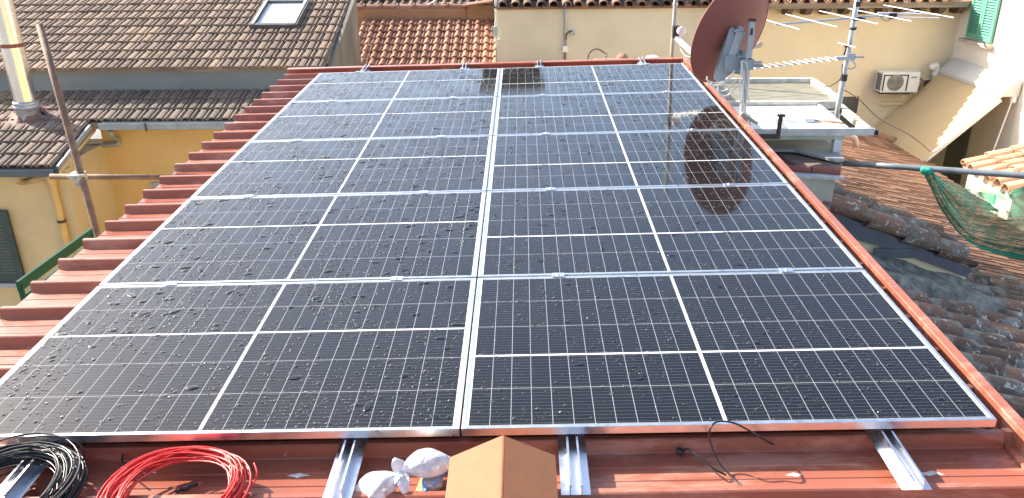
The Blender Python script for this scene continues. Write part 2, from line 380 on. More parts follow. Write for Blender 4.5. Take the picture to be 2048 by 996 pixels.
mb = MB(); mb.bb(xl, xr+.028, 6.072, 6.09, -.2, -.048); mb.bb(xl, xr+.028, 6.02, 6.072, -.060, -.048)
mb.build('end_flashing', RED, hb, 'roof')
SEAL = M('dried_white_sealant', (.55, .53, .50), .6, 0, .25, 60, bump=.6)
for u, v, zz, rr in ((597, 951, ZP, .018), (612, 893, ZP, .02), (635, 890, ZP, .012), (857, 887, ZP, .014), (1230, 905, ZP, .005), (1947, 854, ZP, .015), (1860, 948, ZP, .02), (1590, 950, ZP, .014), (300, 946, ZP, .012)):
    q_ = rf(u, v, zz); mb = MB(); ph_ = rng.uniform(0, 6)
    rim_ = [V(q_.x + rr*1.6*(1+.35*math.sin(3*k+ph_)+.25*math.sin(7*k))*math.cos(k*PI/10), q_.y + rr*.6*(1+.3*math.sin(5*k+ph_))*math.sin(k*PI/10), zz+.0012) for k in range(20)]
    mb.add([V(q_.x, q_.y, zz+.005)] + rim_, [(0, 1+k, 1+(k+1) % 20) for k in range(20)]); mb.build('sealant_smear', SEAL, hb, 'roof', True)
mb = MB(); c0 = ROOF @ V(xl+.06, -3, -.17)
mb.prism([(-2.12, -3.2, GZ), (1.83, -3.2, GZ), (1.83, 6.0, GZ), (-2.12, 6.0, GZ)], (0, 0, -GZ-.32)); mb.build('wall', YEL, hb)
mb = MB(); mb.bb(-2.15, 1.82, -3.2, 6.03, -.30, -.167); mb.build('roof_underlay', CEMENT, hb, 'roof')

# ------------------------------------------------------------------ rails with mid clamps
RAILX = [(-1.43, -1.395), (-.372, -.376), (.372, .384), (1.415, 1.428)]
rlab = ['silver mounting rail whose near end lies under the black cable coil', 'silver mounting rail between the red cable coil and the plastic bag',
        'silver mounting rail beside the shaded side of the terracotta cover', 'silver mounting rail nearest the right roof edge, past the loose black cable']
PH, PW = 1.116, 1.774
for i, (xa, xb) in enumerate(RAILX):
    t = thing('mounting_rail', rlab[i], 'rail', (xa, -.235, ZT), 'mounting rails under the panels', True)
    mb = MB(); th = .0022
    sh = Matrix.Rotation(-math.atan2(xb-xa, 6.3), 3, 'Z')
    def rail_rows(y):
        pr = [(-.046, .001), (-.046, .0035), (-.0195, .0035), (-.0195, .040), (-.013, .040), (-.013, .036), (-.0172, .036), (-.0172, .0035),
              (.0172, .0035), (.0172, .036), (.013, .036), (.013, .040), (.0195, .040), (.0195, .0035), (.046, .0035), (.046, .001)]
        return [sh @ V(a, y, b) for a, b in pr]
    r0, r1 = rail_rows(0), rail_rows(6.33 + rng.uniform(-.02, .03)); n = len(r0)
    mb.add(r0 + r1, [(k, (k+1) % n, n+(k+1) % n, n+k) for k in range(n)] + [tuple(range(n))])
    mb.build('channel', ALU, t, 'local')
    for j in range(1, 5):
        x = xa + (xb-xa)*(j*PH/6.3); yj = PH*j
        mb = MB(); mb.bb(x-.028, x+.028, yj-.019, yj+.019, .002, .0045); mb.bb(x-.028, x+.028, yj-.007, yj+.007, -.034, .002); mb.cyl(V(x, yj, .0045), V(x, yj, .010), .006, 8)
        mb.build('clamp', ALU, t, 'roof')
    mb = MB(); x = xa + (xb-xa); mb.bb(x-.02, x+.02, 5*PH-.016, 5*PH+.012, .002, .0045); mb.bb(x-.02, x+.02, 5*PH-.006, 5*PH+.012, -.034, .002); mb.build('clamp', ALU, t, 'roof')
# ------------------------------------------------------------------ panels
pw, ph = 1.767, 1.102
def make_panel():
    t = thing('solar_panel', 'x', 'solar panel', (0, 0, 0), 'solar panels in the array', True)
    mb = MB(); hx, hy, fw, th = pw/2, ph/2, .0135, .030
    def ring(x, y, z): return [V(-x, -y, z), V(x, -y, z), V(x, y, z), V(-x, y, z)]
    rs = [ring(hx-.03, hy-.03, -th), ring(hx, hy, -th), ring(hx, hy, -.001), ring(hx-.001, hy-.001, 0), ring(hx-fw, hy-fw, 0), ring(hx-fw-.0003, hy-fw-.0003, -.0025)]
    vs = [p for r in rs for p in r]
    mb.add(vs, [(i*4+k, i*4+(k+1) % 4, i*4+4+(k+1) % 4, i*4+4+k) for i in range(5) for k in range(4)])
    f = mb.build('frame', ALU, t, 'local')
    mb = MB(); mb.poly(ring(hx-fw, hy-fw, -.0018)); g_ = mb.build('cell_glass', CELL, t, 'local')
    mb = MB(); mb.poly(ring(hx-fw, hy-fw, -.0065)[::-1]); b_ = mb.build('backsheet', WHITE, t, 'local')
    return t, [f, g_, b_]
rowname = ['nearest', 'second nearest', 'middle', 'second farthest', 'farthest']
pnl, parts = make_panel()
def place(t, i, j):
    x = (i - .5)*PW; y = (j + .5)*PH
    m = ROOF @ Matrix.Translation((x, y, 0)) @ Matrix.Rotation(PI if i else 0, 4, 'Z'); t.matrix_world = m; WM[t.name] = m
    extra = {(0, 0): ', with a white sticker on its front edge', (1, 0): ', its corner beside the roof edge', (1, 2): ', mirroring the satellite dish', (0, 4): ', beside the far roof end',
             (1, 4): ', mirroring the thin mast', (0, 3): ', drops all over it', (0, 2): ', wet with large drops', (0, 1): ', wet with drops', (1, 1): ', lightly wet', (1, 3): ', with a smaller dark reflection'}[(i, j)]
    t['label'] = 'wet dark solar panel, %s column, %s row%s' % (('left', 'right')[i], rowname[j], extra)
for j in range(5):
    for i in range(2):
        if i == 0 and j == 0: t = pnl
        else:
            t = pnl.copy(); S.collection.objects.link(t)
            for p in parts: c = p.copy(); S.collection.objects.link(c); c.parent = t
        place(t, i, j)
mb = MB(); q = rf(823, 864.5, -.011); y = .0095
mb.bb(q.x-.028, q.x+.028, y-.0004, y, -.017, -.006); st = mb.build('sticker', PAPER, pnl, 'roof')
mb = MB(); x = q.x-.024
while x < q.x+.022:
    wdt = rng.choice((.001, .0018, .0028)); mb.bb(x, x+wdt, y-.0008, y-.0005, -.0145, -.0085); x += wdt + rng.choice((.001, .0016))
mb.build('bar_print', INK, st, 'roof')

# ------------------------------------------------------------------ water drops on the glass
def droplets():
    R = np.random.default_rng(3); vs = []; fs = []; nv = 0
    for i in range(2):
        for j in range(5):
            x0, x1 = (i-1)*PW+.024, i*PW-.024; y0, y1 = j*PH+.024, (j+1)*PH-.024
            n = int((1850, 1500)[i] * (1.05 if j < 3 else 1.0)); placed = tries = 0; ph_ = R.uniform(0, 6.28, 6); cellmap = {}
            while placed < n and tries < 60000:
                tries += 1
                x, y = R.uniform(x0, x1), R.uniform(y0, y1)
                dens = .55 + .25*math.sin(3.1*x+ph_[0]+2*math.sin(2.3*y+ph_[1])) + .2*math.sin(7*y+ph_[2]+3*math.sin(4*x+ph_[3])) + .22*math.sin(13*x+9*y+ph_[4])
                if R.random() > dens: continue
                big = R.random() < (.055, .022)[i]
                r = float(np.clip(np.exp(R.normal(math.log((.0046, .0040)[i]), .36)), .002, .0085))
                if big: r = R.uniform(.0075, (.0165, .0125)[i])
                gx, gy = int(x/.03), int(y/.03)
                if any((x-a)**2+(y-b)**2 < (1.12*(r+c_))**2 for ix in (-1, 0, 1) for iy in (-1, 0, 1) for a, b, c_ in cellmap.get((gx+ix, gy+iy), ())): continue
                placed += 1; cellmap.setdefault((gx, gy), []).append((x, y, r))
                an = R.uniform(0, 6.28) if not big else R.normal(0, .5); el = 1 + abs(R.normal(0, .25)) + (abs(R.normal(0, .5)) if big else 0)
                seg = 16 if big else 9; h = r*(.22 if big else .52); amp = R.uniform(0, .07) if big else .03; p1, p2 = R.uniform(0, 6.28, 2)
                ca, sa = math.cos(an), math.sin(an)
                for fr, fz in (((1, 0), (.94, .40), (.82, .80), (.55, .97)) if big else ((1, 0), (.86, .33), (.62, .68), (.32, .92))):
                    for k in range(seg):
                        th = 6.28318*k/seg; w_ = 1 + amp*math.sin(2*th+p1) + amp*.6*math.sin(3*th+p2)
                        a, b = r*el*fr*w_*math.cos(th), r*fr*w_*math.sin(th)
                        vs.append((x+ca*a-sa*b, y+sa*a+ca*b, -.0012+h*fz))
                vs.append((x, y, -.0012+h))
                for q in range(3):
                    for k in range(seg):
                        k2 = (k+1) % seg; fs.append((nv+q*seg+k, nv+q*seg+k2, nv+q*seg+seg+k2, nv+q*seg+seg+k))
                for k in range(seg): fs.append((nv+3*seg+k, nv+3*seg+(k+1) % seg, nv+4*seg))
                nv += 4*seg+1
    mb = MB(); mb.v = vs; mb.f = fs; mb.a = [0.0]*len(fs)
    tag(mb.build('water_drops', WATER, None, 'roof', True), 'clear water drops scattered over the glass of the solar panels', 'water drops', kind='stuff')
droplets()

# ================================================================== THINGS ON THE NEAR ROOF
def coil(name, mat, c, R0, lab, turns, seed, r=.0031, spread=.035, zt=.06, extra=None, tail=None, ell=1.0, rot=0):
    q = random.Random(seed); t = thing(name, lab, 'cable', c, None, True)
    pts = []; n = 36; ph = [q.uniform(0, 6.28) for _ in range(4)]
    R = R0; z = .01; cx = cy = 0
    for k in range(turns):
        R1 = R0 + q.uniform(-spread, spread); z1 = q.uniform(.004, zt); cx1 = q.uniform(-.018, .018); cy1 = q.uniform(-.018, .018)
        e1 = q.uniform(-.02, .02)
        for s in range(n):
            f = s/n; f2 = f*f*(3-2*f); th = 2*PI*f + ph[0]
            rr = R + (R1-R)*f2 + e1*math.sin(2*th+ph[1])*math.sin(PI*f); zz = z+(z1-z)*f2 + .006*math.sin(3*th+k)*math.sin(PI*f)
            pts.append(V(rr*math.cos(th)*ell + cx+(cx1-cx)*f2, rr*math.sin(th) + cy+(cy1-cy)*f2, max(zz, r)))
        R, z, cx, cy = R1, z1, cx1, cy1
    rotm = Matrix.Rotation(rot, 3, 'Z'); pts = [rotm @ p for p in pts]
    if tail: pts += [p for p in smooth_path([pts[-1]] + [Vector(p) for p in tail], 8)][1:]
    mb = MB(); mb.tube(pts, r, 6); mb.build('cable_turns', mat, t, 'local', True); return t
ZC = ZT
c = rf(352, 988, -.05); red = coil('red_cable_coil', CABR, (c.x, c.y, ZC), .185, 'coil of red solar cable lying on the red roof at the near left', 30, 5, .0030, .032, .062)
p0 = red; mb = MB(); a = rf(352, 983, -.1); b = rf(395, 968, -.085)
mb.tube([a, a.lerp(b, .3), a.lerp(b, .31), a.lerp(b, .62), a.lerp(b, .63), b], [.006, .006, .0095, .0095, .007, .007], 10); mb.build('connector', BLACK, red, 'roof', True)
mb = MB(); mb.tube(smooth_path([rf(508, 926, -.02), rf(514, 945, -.03), rf(508, 965, -.05), rf(492, 990, -.06), rf(470, 1030, -.06)], 6), .003, 6); mb.build('cable_end', CABR, red, 'roof', True)
c = rf(14, 990, -.05); blk = coil('black_cable_coil', CABB, (c.x, c.y, ZC), .195, 'coil of black solar cable over a rail end at the near left corner', 40, 11, .0031, .045, .085)
mb = MB(); mb.tube(smooth_path([rf(60, 874, .03), rf(110, 872, .035), rf(152, 884, .02), rf(168, 905, -.02), rf(166, 922, -.05)], 6), .003, 6); mb.build('cable_end', CABB, blk, 'roof', True)
mb = MB(); mb.tube(smooth_path([rf(247, 905, -.1), rf(244, 918, -.09), rf(250, 932, -.085), rf(262, 940, -.07)], 6), .003, 6)
solo(mb, 'cable', CABB, 'short black cable poking out under the panels behind the red coil', 'cable', space='roof', smooth=True)
# terracotta ridge-shaped cover
t = thing('ridge_cover', 'terracotta gabled cover with one sunlit and one shaded side at the bottom edge', 'cover', (.15, -.6, ZP), None, True)
y0, y1 = -.15, -.95; xa, xm, xb = -.02, .149, .312; za, zm = .012, .092
mb = MB(); mb.prism([V(xa, y0, za), V(xm-.007, y0, zm-.001), V(xm-.007, y0, zm-.006), V(xa+.003, y0, za-.006)], (0, y1-y0, 0)); mb.build('sloping_side', TERR, t, 'roof')
mb = MB(); mb.prism([V(xb, y0, za), V(xm+.007, y0, zm-.001), V(xm+.007, y0, zm-.006), V(xb-.003, y0, za-.006)], (0, y1-y0, 0)); mb.build('sloping_side', TERR, t, 'roof')
mb = MB(); mb.tube([V(xm, y0-.0005, zm-.0062), V(xm, y1, zm-.0062)], .0085, 12); mb.build('ridge_bead', TERR, t, 'roof', True)
mb = MB(); mb.prism([V(xa+.006, y0-.006, za-.010), V(xm, y0-.006, zm-.012), V(xb-.006, y0-.006, za-.010), V(xb-.006, y0-.006, ZP+.001), V(xa+.006, y0-.006, ZP+.001)], (0, y1-y0+.012, 0)); mb.build('body', TERR, t, 'roof')
# knotted plastic bag
def lump(mb, a, b, r, seed, n=22, m=34, flat=.62, tip=.15):
    q = random.Random(seed); ax = (b-a); L = ax.length; ax.normalize(); sx = ax.cross(V(0, 0, 1)).normalized(); up = sx.cross(ax)
    ph = [q.uniform(0, 6.28) for _ in range(8)]; rows = []
    for i in range(n+1):
        t_ = i/n; wid = r*(.62 + .50*math.sin(PI*t_**.7))*(1-t_**5)+r*.05; thk = r*flat*1.5*max(.03, math.sin(PI*min(1, t_*.96+.02)))**.75*(1-.25*t_)+r*.03; row = []
        for k in range(m+1):
            th = 2*PI*(k % m)/m; w_ = 1 + .05*math.sin(3*th+4*t_+ph[0]) - .07*(t_**2+.15)*abs(math.sin(4*th-3*t_+ph[1])) - .05*(t_+.1)*abs(math.sin(6.5*th+5*t_+ph[2])) + .02*math.sin(9*th-7*t_+ph[3])
            cs = math.copysign(abs(math.cos(th))**.8, math.cos(th)); p = a + ax*(L*t_ + .018*cs*(1-t_)) + sx*wid*w_*cs + up*(thk*w_*math.sin(th)); row.append(p)
        rows.append(row)
    mb.grid(rows)
bagt = thing('plastic_bag', 'white plastic bag knotted in the middle on the red roof', 'bag', rf(800, 955, ZP), None, True)
k0 = rf(800, 950, -.055)
mb = MB(); lump(mb, rf(722, 990, -.092), k0, .052, 3); lump(mb, rf(893, 913, -.05), k0 + V(.004, .004, .012), .050, 8, tip=.1); mb.build('film', BAG, bagt, 'roof', True)
mb = MB()
for s, (u, v) in enumerate(((775, 985), (790, 972), (812, 990), (818, 972), (793, 918))):
    e = rf(u, v, -.08 if v > 940 else -.01); side = (e-k0).cross(V(0, 0, 1)).normalized()
    rows = []
    for i in range(7):
        f = i/6; p = k0.lerp(e, f) + V(0, 0, .02*math.sin(PI*f)); wd = .004+.018*math.sin(PI*min(1, f*.85+.1)); rows.append([p + side*wd*c_ + V(0, 0, .008*math.cos(2.5*c_+s+4*f)) for c_ in (-1, -.6, -.2, .2, .6, 1)])
    mb.grid(rows)
mb.build('knot_tails', BAG, bagt, 'roof', True)
mb = MB(); mb.lathe(k0 + V(-.012, -.004, 0), (1, .3, .2), [(0.004, 0), (.013, .004), (.017, .012), (.013, .02), (.004, .025)], 14); mb.build('knot', BAG, bagt, 'roof', True)
t = thing('blue_handled_tool', 'blue tool in a clear plastic wrap between the bag and the terracotta cover', 'tool', rf(862, 975, ZP), None, True)
mb = MB()
for pts in ([(852, 985), (848, 965), (855, 950), (858, 938)], [(866, 970), (878, 958), (886, 948), (893, 935)]): mb.tube(smooth_path([rf(u, v, -.08) for u, v in pts], 5), .0068, 8)
mb.build('handle', BLUEP, t, 'roof', True)
mb = MB(); o = rf(866, 972, -.1); mb.lathe(o, (0, 0, 1), [(.0, 0), (.030, 0), (.034, .008), (.034, .022), (.028, .030), (.012, .032), (0, .032)], 20); mb.build('wrapped_head', CLEAR, t, 'roof', True)
mb = MB(); mb.bar(rf(832, 1002, ZP+.011), rf(852, 950, ZP+.011), .022, .018); solo(mb, 'wood_strip', WOODL, 'short pale wooden strip beside the blue tool', 'wood strip', space='roof')
mb = MB(); o = rf(872, 996, ZP+.008); mb.box(o, (.06, .035, .014), Matrix.Rotation(.4, 3, 'Z')); solo(mb, 'carton', PINK, 'small pink carton below the blue tool at the bottom edge', 'box', space='roof')
# right-hand black cable through a rubber grommet
t = thing('black_cable', 'black cable looping from a rubber grommet over the panel edge and back', 'cable', rf(1362, 902, ZP), None, True)
g0 = rf(1361, 903, -.108)
mb = MB(); mb.lathe(g0, (0.25, -.35, 1), [(.0, -.006), (.013, -.004), (.014, .003), (.010, .007), (.0045, .011), (0, .012)], 16); mb.build('grommet', BLACK, t, 'roof', True)
mb = MB(); mb.tube(smooth_path([g0, rf(1376, 898, -.075), rf(1400, 915, -.075), rf(1428, 938, -.09), rf(1452, 950, -.108)], 8), .0033, 8)
mb.tube(smooth_path([rf(1485, 975, -.111), rf(1462, 952, -.108), rf(1438, 925, -.09), rf(1421, 885, -.04), rf(1420, 858, .012), rf(1436, 843, .03), rf(1468, 846, .03), rf(1500, 862, .0), rf(1530, 880, -.05), rf(1547, 889, -.085), rf(1540, 884, -.1), rf(1533, 872, -.105)], 8), .0033, 8)
mb.build('sheath', CABB, t, 'roof', True)
# ================================================================== FAR END OF THE METAL ROOF
mb = MB(); q0 = rf(1174, 124, -.05); 
mb.tube(smooth_path([V(q0.x-.03, 6.12, .06), V(q0.x, 6.1, -.02), at(1176, 118, y=6.15), at(1180, 105, y=6.15), at(1193, 98, y=6.2), at(1206, 104, y=6.2), at(1211, 116, y=6.15), V(.84, 6.1, -.05)], 6), .006, 8)
solo(mb, 'cable', CABB, 'black cable loop standing over the far roof end', 'cable', smooth=True)

# ================================================================== LEFT HOUSE (L-shaped tiled roof, yellow walls)
EW = at(100, 336, d=11.2)                                  # wing eave point
def plane1(x, y): return EW.z + (y - EW.y)*SLOPE
yr = onpl(300, 243, EW, NY).y                               # recessed eave
yw = onpl(300, 183, EW, NY).y                               # foot of the grey step wall
xc = at(103, 330, y=EW.y).x                                 # right verge of the wing
ZS = at(300, 150, y=yw).z
E2 = at(300, 141, y=yw - .12)                               # upper eave
xg = at(646, 133, y=E2.y).x                                 # right verge of the upper roof
house = thing('house', 'yellow house with a large weathered tiled roof, skylight and steel flue side', 'house', (-7, 10, GZ))
mb = MB(); pw_ = .205
o = V(xc - 30*pw_, EW.y, EW.z); flat_tiles(mb, o, (1, 0, 0), UPY, NY, 30, 4, pw_, (yr-EW.y)/math.cos(math.radians(17))/4, MARS)
nr_ = 3; o = V(xc - 30*pw_, yr, plane1(0, yr)); flat_tiles(mb, o, (1, 0, 0), UPY, NY, 30 + int((-2.4-xc)/pw_), nr_, pw_, (yw-yr)/math.cos(math.radians(17))/nr_, MARS)
lowroof = mb.build('lower_roof', TDARK, house)
mb = MB()
mb.prism([V(xc-6.3, EW.y+.03, EW.z-.12), V(xc, EW.y+.03, EW.z-.12), V(xc, yr+.03, plane1(0, yr)-.12), V(-2.4, yr+.03, plane1(0, yr)-.12), V(-2.4, yw, plane1(0, yw)-.12), V(xc-6.3, yw, plane1(0, yw)-.12)], (0, 0, .10)); mb.build('roof_board', WOODG, house)
mb = MB(); mb.bb(xc-6.3, xg, yw, yw+.25, plane1(0, yw)-.1, E2.z+.03); sw = mb.build('step_wall', STEPW, house)
nrw = 11; rl = .322; ncol = int((xg+13)/pw_); o = V(xg - ncol*pw_, E2.y, E2.z); mb = MB()
SK = [onpl(u, v, E2, NY) for u, v in ((503, 62), (600, 60), (618, 9), (528, 8))]
flat_tiles(mb, o, (1, 0, 0), UPY, NY, ncol, nrw, pw_, rl, MARS, keep=lambda p: not (SK[0].x+.15 < p.x < SK[1].x-.1 and SK[0].y+.1 < p.y < SK[2].y-.1))
mb.build('upper_roof', TGREY, house)
ytop = E2.y + nrw*rl*math.cos(math.radians(17)); ztop = E2.z + nrw*rl*math.sin(math.radians(17))
mb = MB(); mb.prism([V(-13, E2.y+.115, E2.z-.045), V(xg, E2.y+.115, E2.z-.045), V(xg, ytop, ztop-.08), V(-13, ytop, ztop-.08)], (0, 0, .07)); mb.build('roof_board', WOODG, house)
# gable wall on the right
yge = at(719, 80, x=xg+.08).y
mb = MB(); mb.prism([V(xg+.02, E2.y+.2, GZ), V(xg+.02, E2.y+.2, E2.z-.0), V(xg+.02, yge, E2.z+(yge-E2.y)*SLOPE+.06), V(xg+.02, yge, GZ)], (.06, 0, 0)); gw = mb.build('gable_wall', GABLE, house)
# skylight
sk = MB(); cs = (SK[0]+SK[1]+SK[2]+SK[3])/4; L = (SK[2]-SK[1]).length; Wd = SK[1].x-SK[0].x
Rm = Matrix((V(1, 0, 0), UPY, NY)).transposed(); b0 = cs + NY*.05
for sx in (-1, 1): sk.box(b0 + V(sx*(Wd/2-.04), 0, 0), (.08, L, .11), Rm)
for sy in (-1, 1): sk.box(b0 + UPY*(sy*(L/2-.04)), (Wd-.162, .08, .105), Rm)
PSASH = M('pale_sash_wood', (.55, .47, .36), .6, 0, .1, 6)
skf = sk.build('skylight', M('skylight_frame_metal', (.12, .12, .12), .5, .3, .2, 5), house)
sk = MB(); sk.box(b0 + NY*.012, (Wd-.165, L-.165, .012), Rm); sk.build('glass', SKYG, skf)
for sx in (-1, 1):
    sk = MB(); sk.box(b0 + V(sx*(Wd/2-.062), 0, 0) + NY*.06, (.045, L-.06, .012), Rm); sk.build('sash_edge', PSASH, skf)
# walls
yf = EW.y + .28                                           # wing front wall plane
xwc = at(140, 400, y=yf).x; yrw = yr + .3
mb = MB(); mb.bb(xc-6.3, xwc, yf, yrw+.3, GZ, plane1(0, yf)-.14); wing = mb.build('wing_wall', YELP, house)
mb = MB(); mb.bb(xwc, -2.3, yrw, yrw+.3, GZ, plane1(0, yrw)-.14); mb.build('recessed_wall', YEL, house)
mb = MB(); mb.bb(xwc+.001, xwc+.03, yf+.002, yf+.16, GZ, plane1(0, yf)-.2); mb.build('corner_strip', YELP, house)
mb = MB(); mb.prism([V(xwc+.002, yf+.16, plane1(0, yf)-.13), V(xc+.004, yf-.2, plane1(0, yf-.2)-.12), V(xc+.004, yr+.1, plane1(0, yr)-.13), V(xwc+.002, yrw, plane1(0, yrw)-.13)], (0, 0, -.05)); mb.build('soffit', YELP, house)
# gutters
def gutter(p, q, mat, parent, r=.065, name='gutter', h=.10):
    d = (q-p).normalized(); sd = d.cross(V(0, 0, 1)).normalized(); mb = MB()
    pr = [(-r, 0), (-r, -h), (-r*.8, -h-.008), (r*.8, -h-.008), (r, -h), (r, 0), (r-.012, 0), (r-.012, -h+.01), (-r+.012, -h+.01), (-r+.012, 0)]
    a = [p + sd*x + V(0, 0, z) for x, z in pr]; b = [q + sd*x + V(0, 0, z) for x, z in pr]; n = len(pr)
    mb.add(a+b, [(k, (k+1) % n, n+(k+1) % n, n+k) for k in range(n)] + [tuple(range(n)), tuple(range(n, 2*n))]); return mb.build(name, mat, parent)
zg = EW.z + .0
g1 = gutter(V(xc-6.3, EW.y-.03, zg), V(xc+.06, EW.y-.03, zg), GUTD, house)
zr = plane1(0, yr)
g2 = gutter(V(xc+.18, yr-.05, zr-.0), V(-2.3, yr-.05, zr-.0), GUTG, house)
for x in (xc+.9, -3.55, -3.1):
    mb = MB(); mb.bb(x, x+.025, yr-.125, yr-.116, zr-.12, zr+.005); mb.build('gutter_bracket', RUSTD, g2)
mb = MB(); vp = [(V(xc+.05, EW.y+.05, plane1(0, EW.y)-.02)), V(xc+.05, yr-.1, plane1(0, yr-.1)-.02)]; mb.bar(vp[0], vp[1], .035, .07, NY); mb.build('verge_board', GUTG, house)
# grey swan-neck from the recessed gutter
yp = yrw - .06
mb = MB(); mb.tube(smooth_path([at(222, 262, y=yr-.04), at(224, 272, y=yr), at(236, 280, y=yp), at(237, 287, y=yp)], 6) + smooth_path([at(236, 288, y=yp), at(228, 289, y=yp), at(190, 291, y=yp), at(168, 294, y=yp-.02), at(156, 304, y=yp-.1), at(151, 318, y=yp-.5), at(143, 330, y=yf+.3), at(115, 333, y=yf+.05)], 8), .036, 10); mb.build('rainwater_pipe', GUTG, house, smooth=True)
# ochre downpipe on wing
yq = yf-.07
mb = MB(); mb.tube(smooth_path([at(32, 352, y=EW.y-.03), at(36, 362, y=EW.y), at(48, 364, y=yq), at(72, 358, y=yq), at(95, 353, y=yq)], 6), .045, 10); mb.build('pipe_offset', M('tan_pipe', (.40, .32, .2), .6, 0, .2, 8), house, smooth=True)
tp = at(102, 356, y=yq); mb = MB(); mb.cyl(V(tp.x, yq, tp.z-.08), V(tp.x, yq, GZ), .05); mb.cyl(V(tp.x, yq, tp.z+.04), V(tp.x, yq, tp.z-.1), .075, 14, .06)
dpp = mb.build('downpipe', PYEL, house, smooth=False)
mb = MB(); zc_ = at(122, 442, y=yq).z; mb.cyl(V(tp.x, yq, zc_-.02), V(tp.x, yq, zc_+.02), .06); mb.build('pipe_clip', RUSTD, dpp)
# shuttered window on the wing
t0 = at(10, 420, y=yf-.03); t1 = at(46, 563, y=yf-.03); xs1 = (t0.x+t1.x)/2 + .05
mb = MB(); mb.bb(xs1-.10, xs1, yf-.07, yf-.03, t1.z, t0.z); mb.bb(xs1-1.0, xs1-.9, yf-.07, yf-.03, t1.z, t0.z); mb.bb(xs1-.9, xs1-.1, yf-.068, yf-.032, t0.z-.09, t0.z); mb.bb(xs1-.9, xs1-.1, yf-.068, yf-.032, t1.z, t1.z+.14); 
sh1 = mb.build('shutter', GRND, house)
mb = MB(); z = t1.z+.16
while z < t0.z-.1: mb.box((xs1-.5, yf-.05, z), (.796, .045, .010), Matrix.Rotation(.7, 3, 'X')); z += .052
mb.build('louvre_slats', M('lit_slat_tone', (.11, .135, .11), .5, 0, .1, 6), sh1)  # lighter than the shutter: the lit look of the slats is in the colour
mb = MB(); mb.bb(xs1-1.1, xs1+.12, yf-.10, yf-.001, t1.z-.07, t1.z-.005); mb.build('window_sill', GREYP, house)
# small vent near the red roof
q = at(312, 372, y=yrw-.02); mb = MB(); mb.box((q.x, yrw-.015, q.z), (.16, .03, .12)); mb.build('wall_vent', GREYP, house)
# steel flue
B = onpl(60, 236, EW, NY); fl = thing('steel_flue', 'polished steel chimney flue with a red band standing on the left tiled roof', 'chimney flue', B)
Tt = at(14, -40, y=B.y); top = V(B.x + (Tt.x-B.x)*.55, B.y, 2.2)
def flp(z): return V(B.x, B.y, z)
zb1 = at(40, 205, y=B.y).z; zr1 = at(28, 90, y=B.y).z
mb = MB(); mb.tube([flp(zb1), flp(zr1-.02)], .158, 28, cap=False); mb.tube([flp(zr1+.022), flp(2.3)], .160, 28, cap=False); mb.build('pipe', STEEL, fl, smooth=True)
mb = MB(); mb.tube([flp(zr1-.028), flp(zr1+.028)], .166, 28); mb.build('clamp_band', STEELR, fl)
mb = MB(); mb.lathe(flp(zb1), (0, 0, 1), [(.17, .03), (.185, .02), (.185, -.02), (.175, -.03), (.19, -.04), (.19, -.07), (.175, -.08), (.18, -.26), (.19, -.3)], 28); mb.build('base_collar', GREYM, fl, smooth=True)
mb = MB(); rows = []
for i, (r_, h_) in enumerate([(.18, .12), (.24, .05), (.34, .038), (.46, .034)]):
    rows.append([V(B.x + (r_+.05*math.sin(3*k+i))*math.cos(k*PI/12), B.y, 0) + V(0, (r_+.04*math.sin(2*k))*math.sin(k*PI/12)*.9, 0) for k in range(25)])
    rows[-1] = [V(p.x, p.y, plane1(0, p.y) + h_) for p in rows[-1]]
mb.grid(rows); mb.build('base_flashing', M('red_brown_sealant', (.19, .105, .08), .8, 0, .3, 5, bump=.5), fl, smooth=True)
# ------------------------------------------------------------------ scaffold tubes left
a = at(79, 50, d=5.7); b = at(196, 472, d=5.55); dirp = (b-a).normalized()
mb = MB(); mb.tube([a, a.lerp(b, .33), a.lerp(b, .66), b, b + dirp*4.6], .0245, 14); pl = thing('scaffold_pole', 'rusty upright scaffold tube leaning beside the left tiled roof', 'scaffold tube', b + dirp*4.6)
mb.build('tube', RUST, pl, smooth=True)
j = at(156, 352, d=5.62); mb = MB(); mb.box(j, (.085, .085, .05)); mb.box(j+V(.03, -.03, -.03), (.05, .06, .07)); mb.cyl(j+V(-.05, -.05, .01), j+V(.075, -.05, .02), .010); mb.cyl(j+V(.03, -.07, -.05), j+V(.03, .05, -.05), .010); mb.build('coupler', M('chalky_zinc', (.45, .42, .36), .8, .2, .35, 30, bump=.5), pl)
h0 = at(101, 353, d=5.75); h1 = at(330, 355, d=5.75); mb = MB(); mb.tube([h0, h0.lerp(h1, .5), h1 + (h1-h0)*.25], .0205, 12); solo(mb, 'scaffold_tube', RUST, 'rusty horizontal scaffold tube clamped across the upright one', 'scaffold tube', smooth=True)
# ------------------------------------------------------------------ green railing
t = thing('green_railing', 'dark green metal railing along the left edge below the red roof', 'railing', (-2.75, 2.4, -1.2))
X = -2.78; r0 = at(34, 566, x=X); r1 = at(181, 452, x=X)
mb = MB(); mb.bar(V(X, r0.y, r0.z-.025), V(X, r1.y, r0.z-.025), .018, .065); mb.build('top_rail', GRNR, t)
for yy in (r0.y+.02, r1.y-.02):
    mb = MB(); mb.bar(V(X, yy, r0.z-.025), V(X, yy, r0.z-1.0), .03, .014, (0, 1, 0)); mb.build('post', GRNR, t)
mb = MB(); ym = (r0.y+r1.y)/2
mb.bb(X-.008, X+.008, r0.y+.04, ym-.01, r0.z-.29, r0.z-.092); mb.bb(X-.012, X+.004, ym+.012, r1.y-.04, r0.z-.28, r0.z-.084); mb.bb(X-.008, X+.008, r0.y+.04, r1.y-.04, r0.z-1.0, r0.z-.30)
mb.build('panel', GRNR, t)

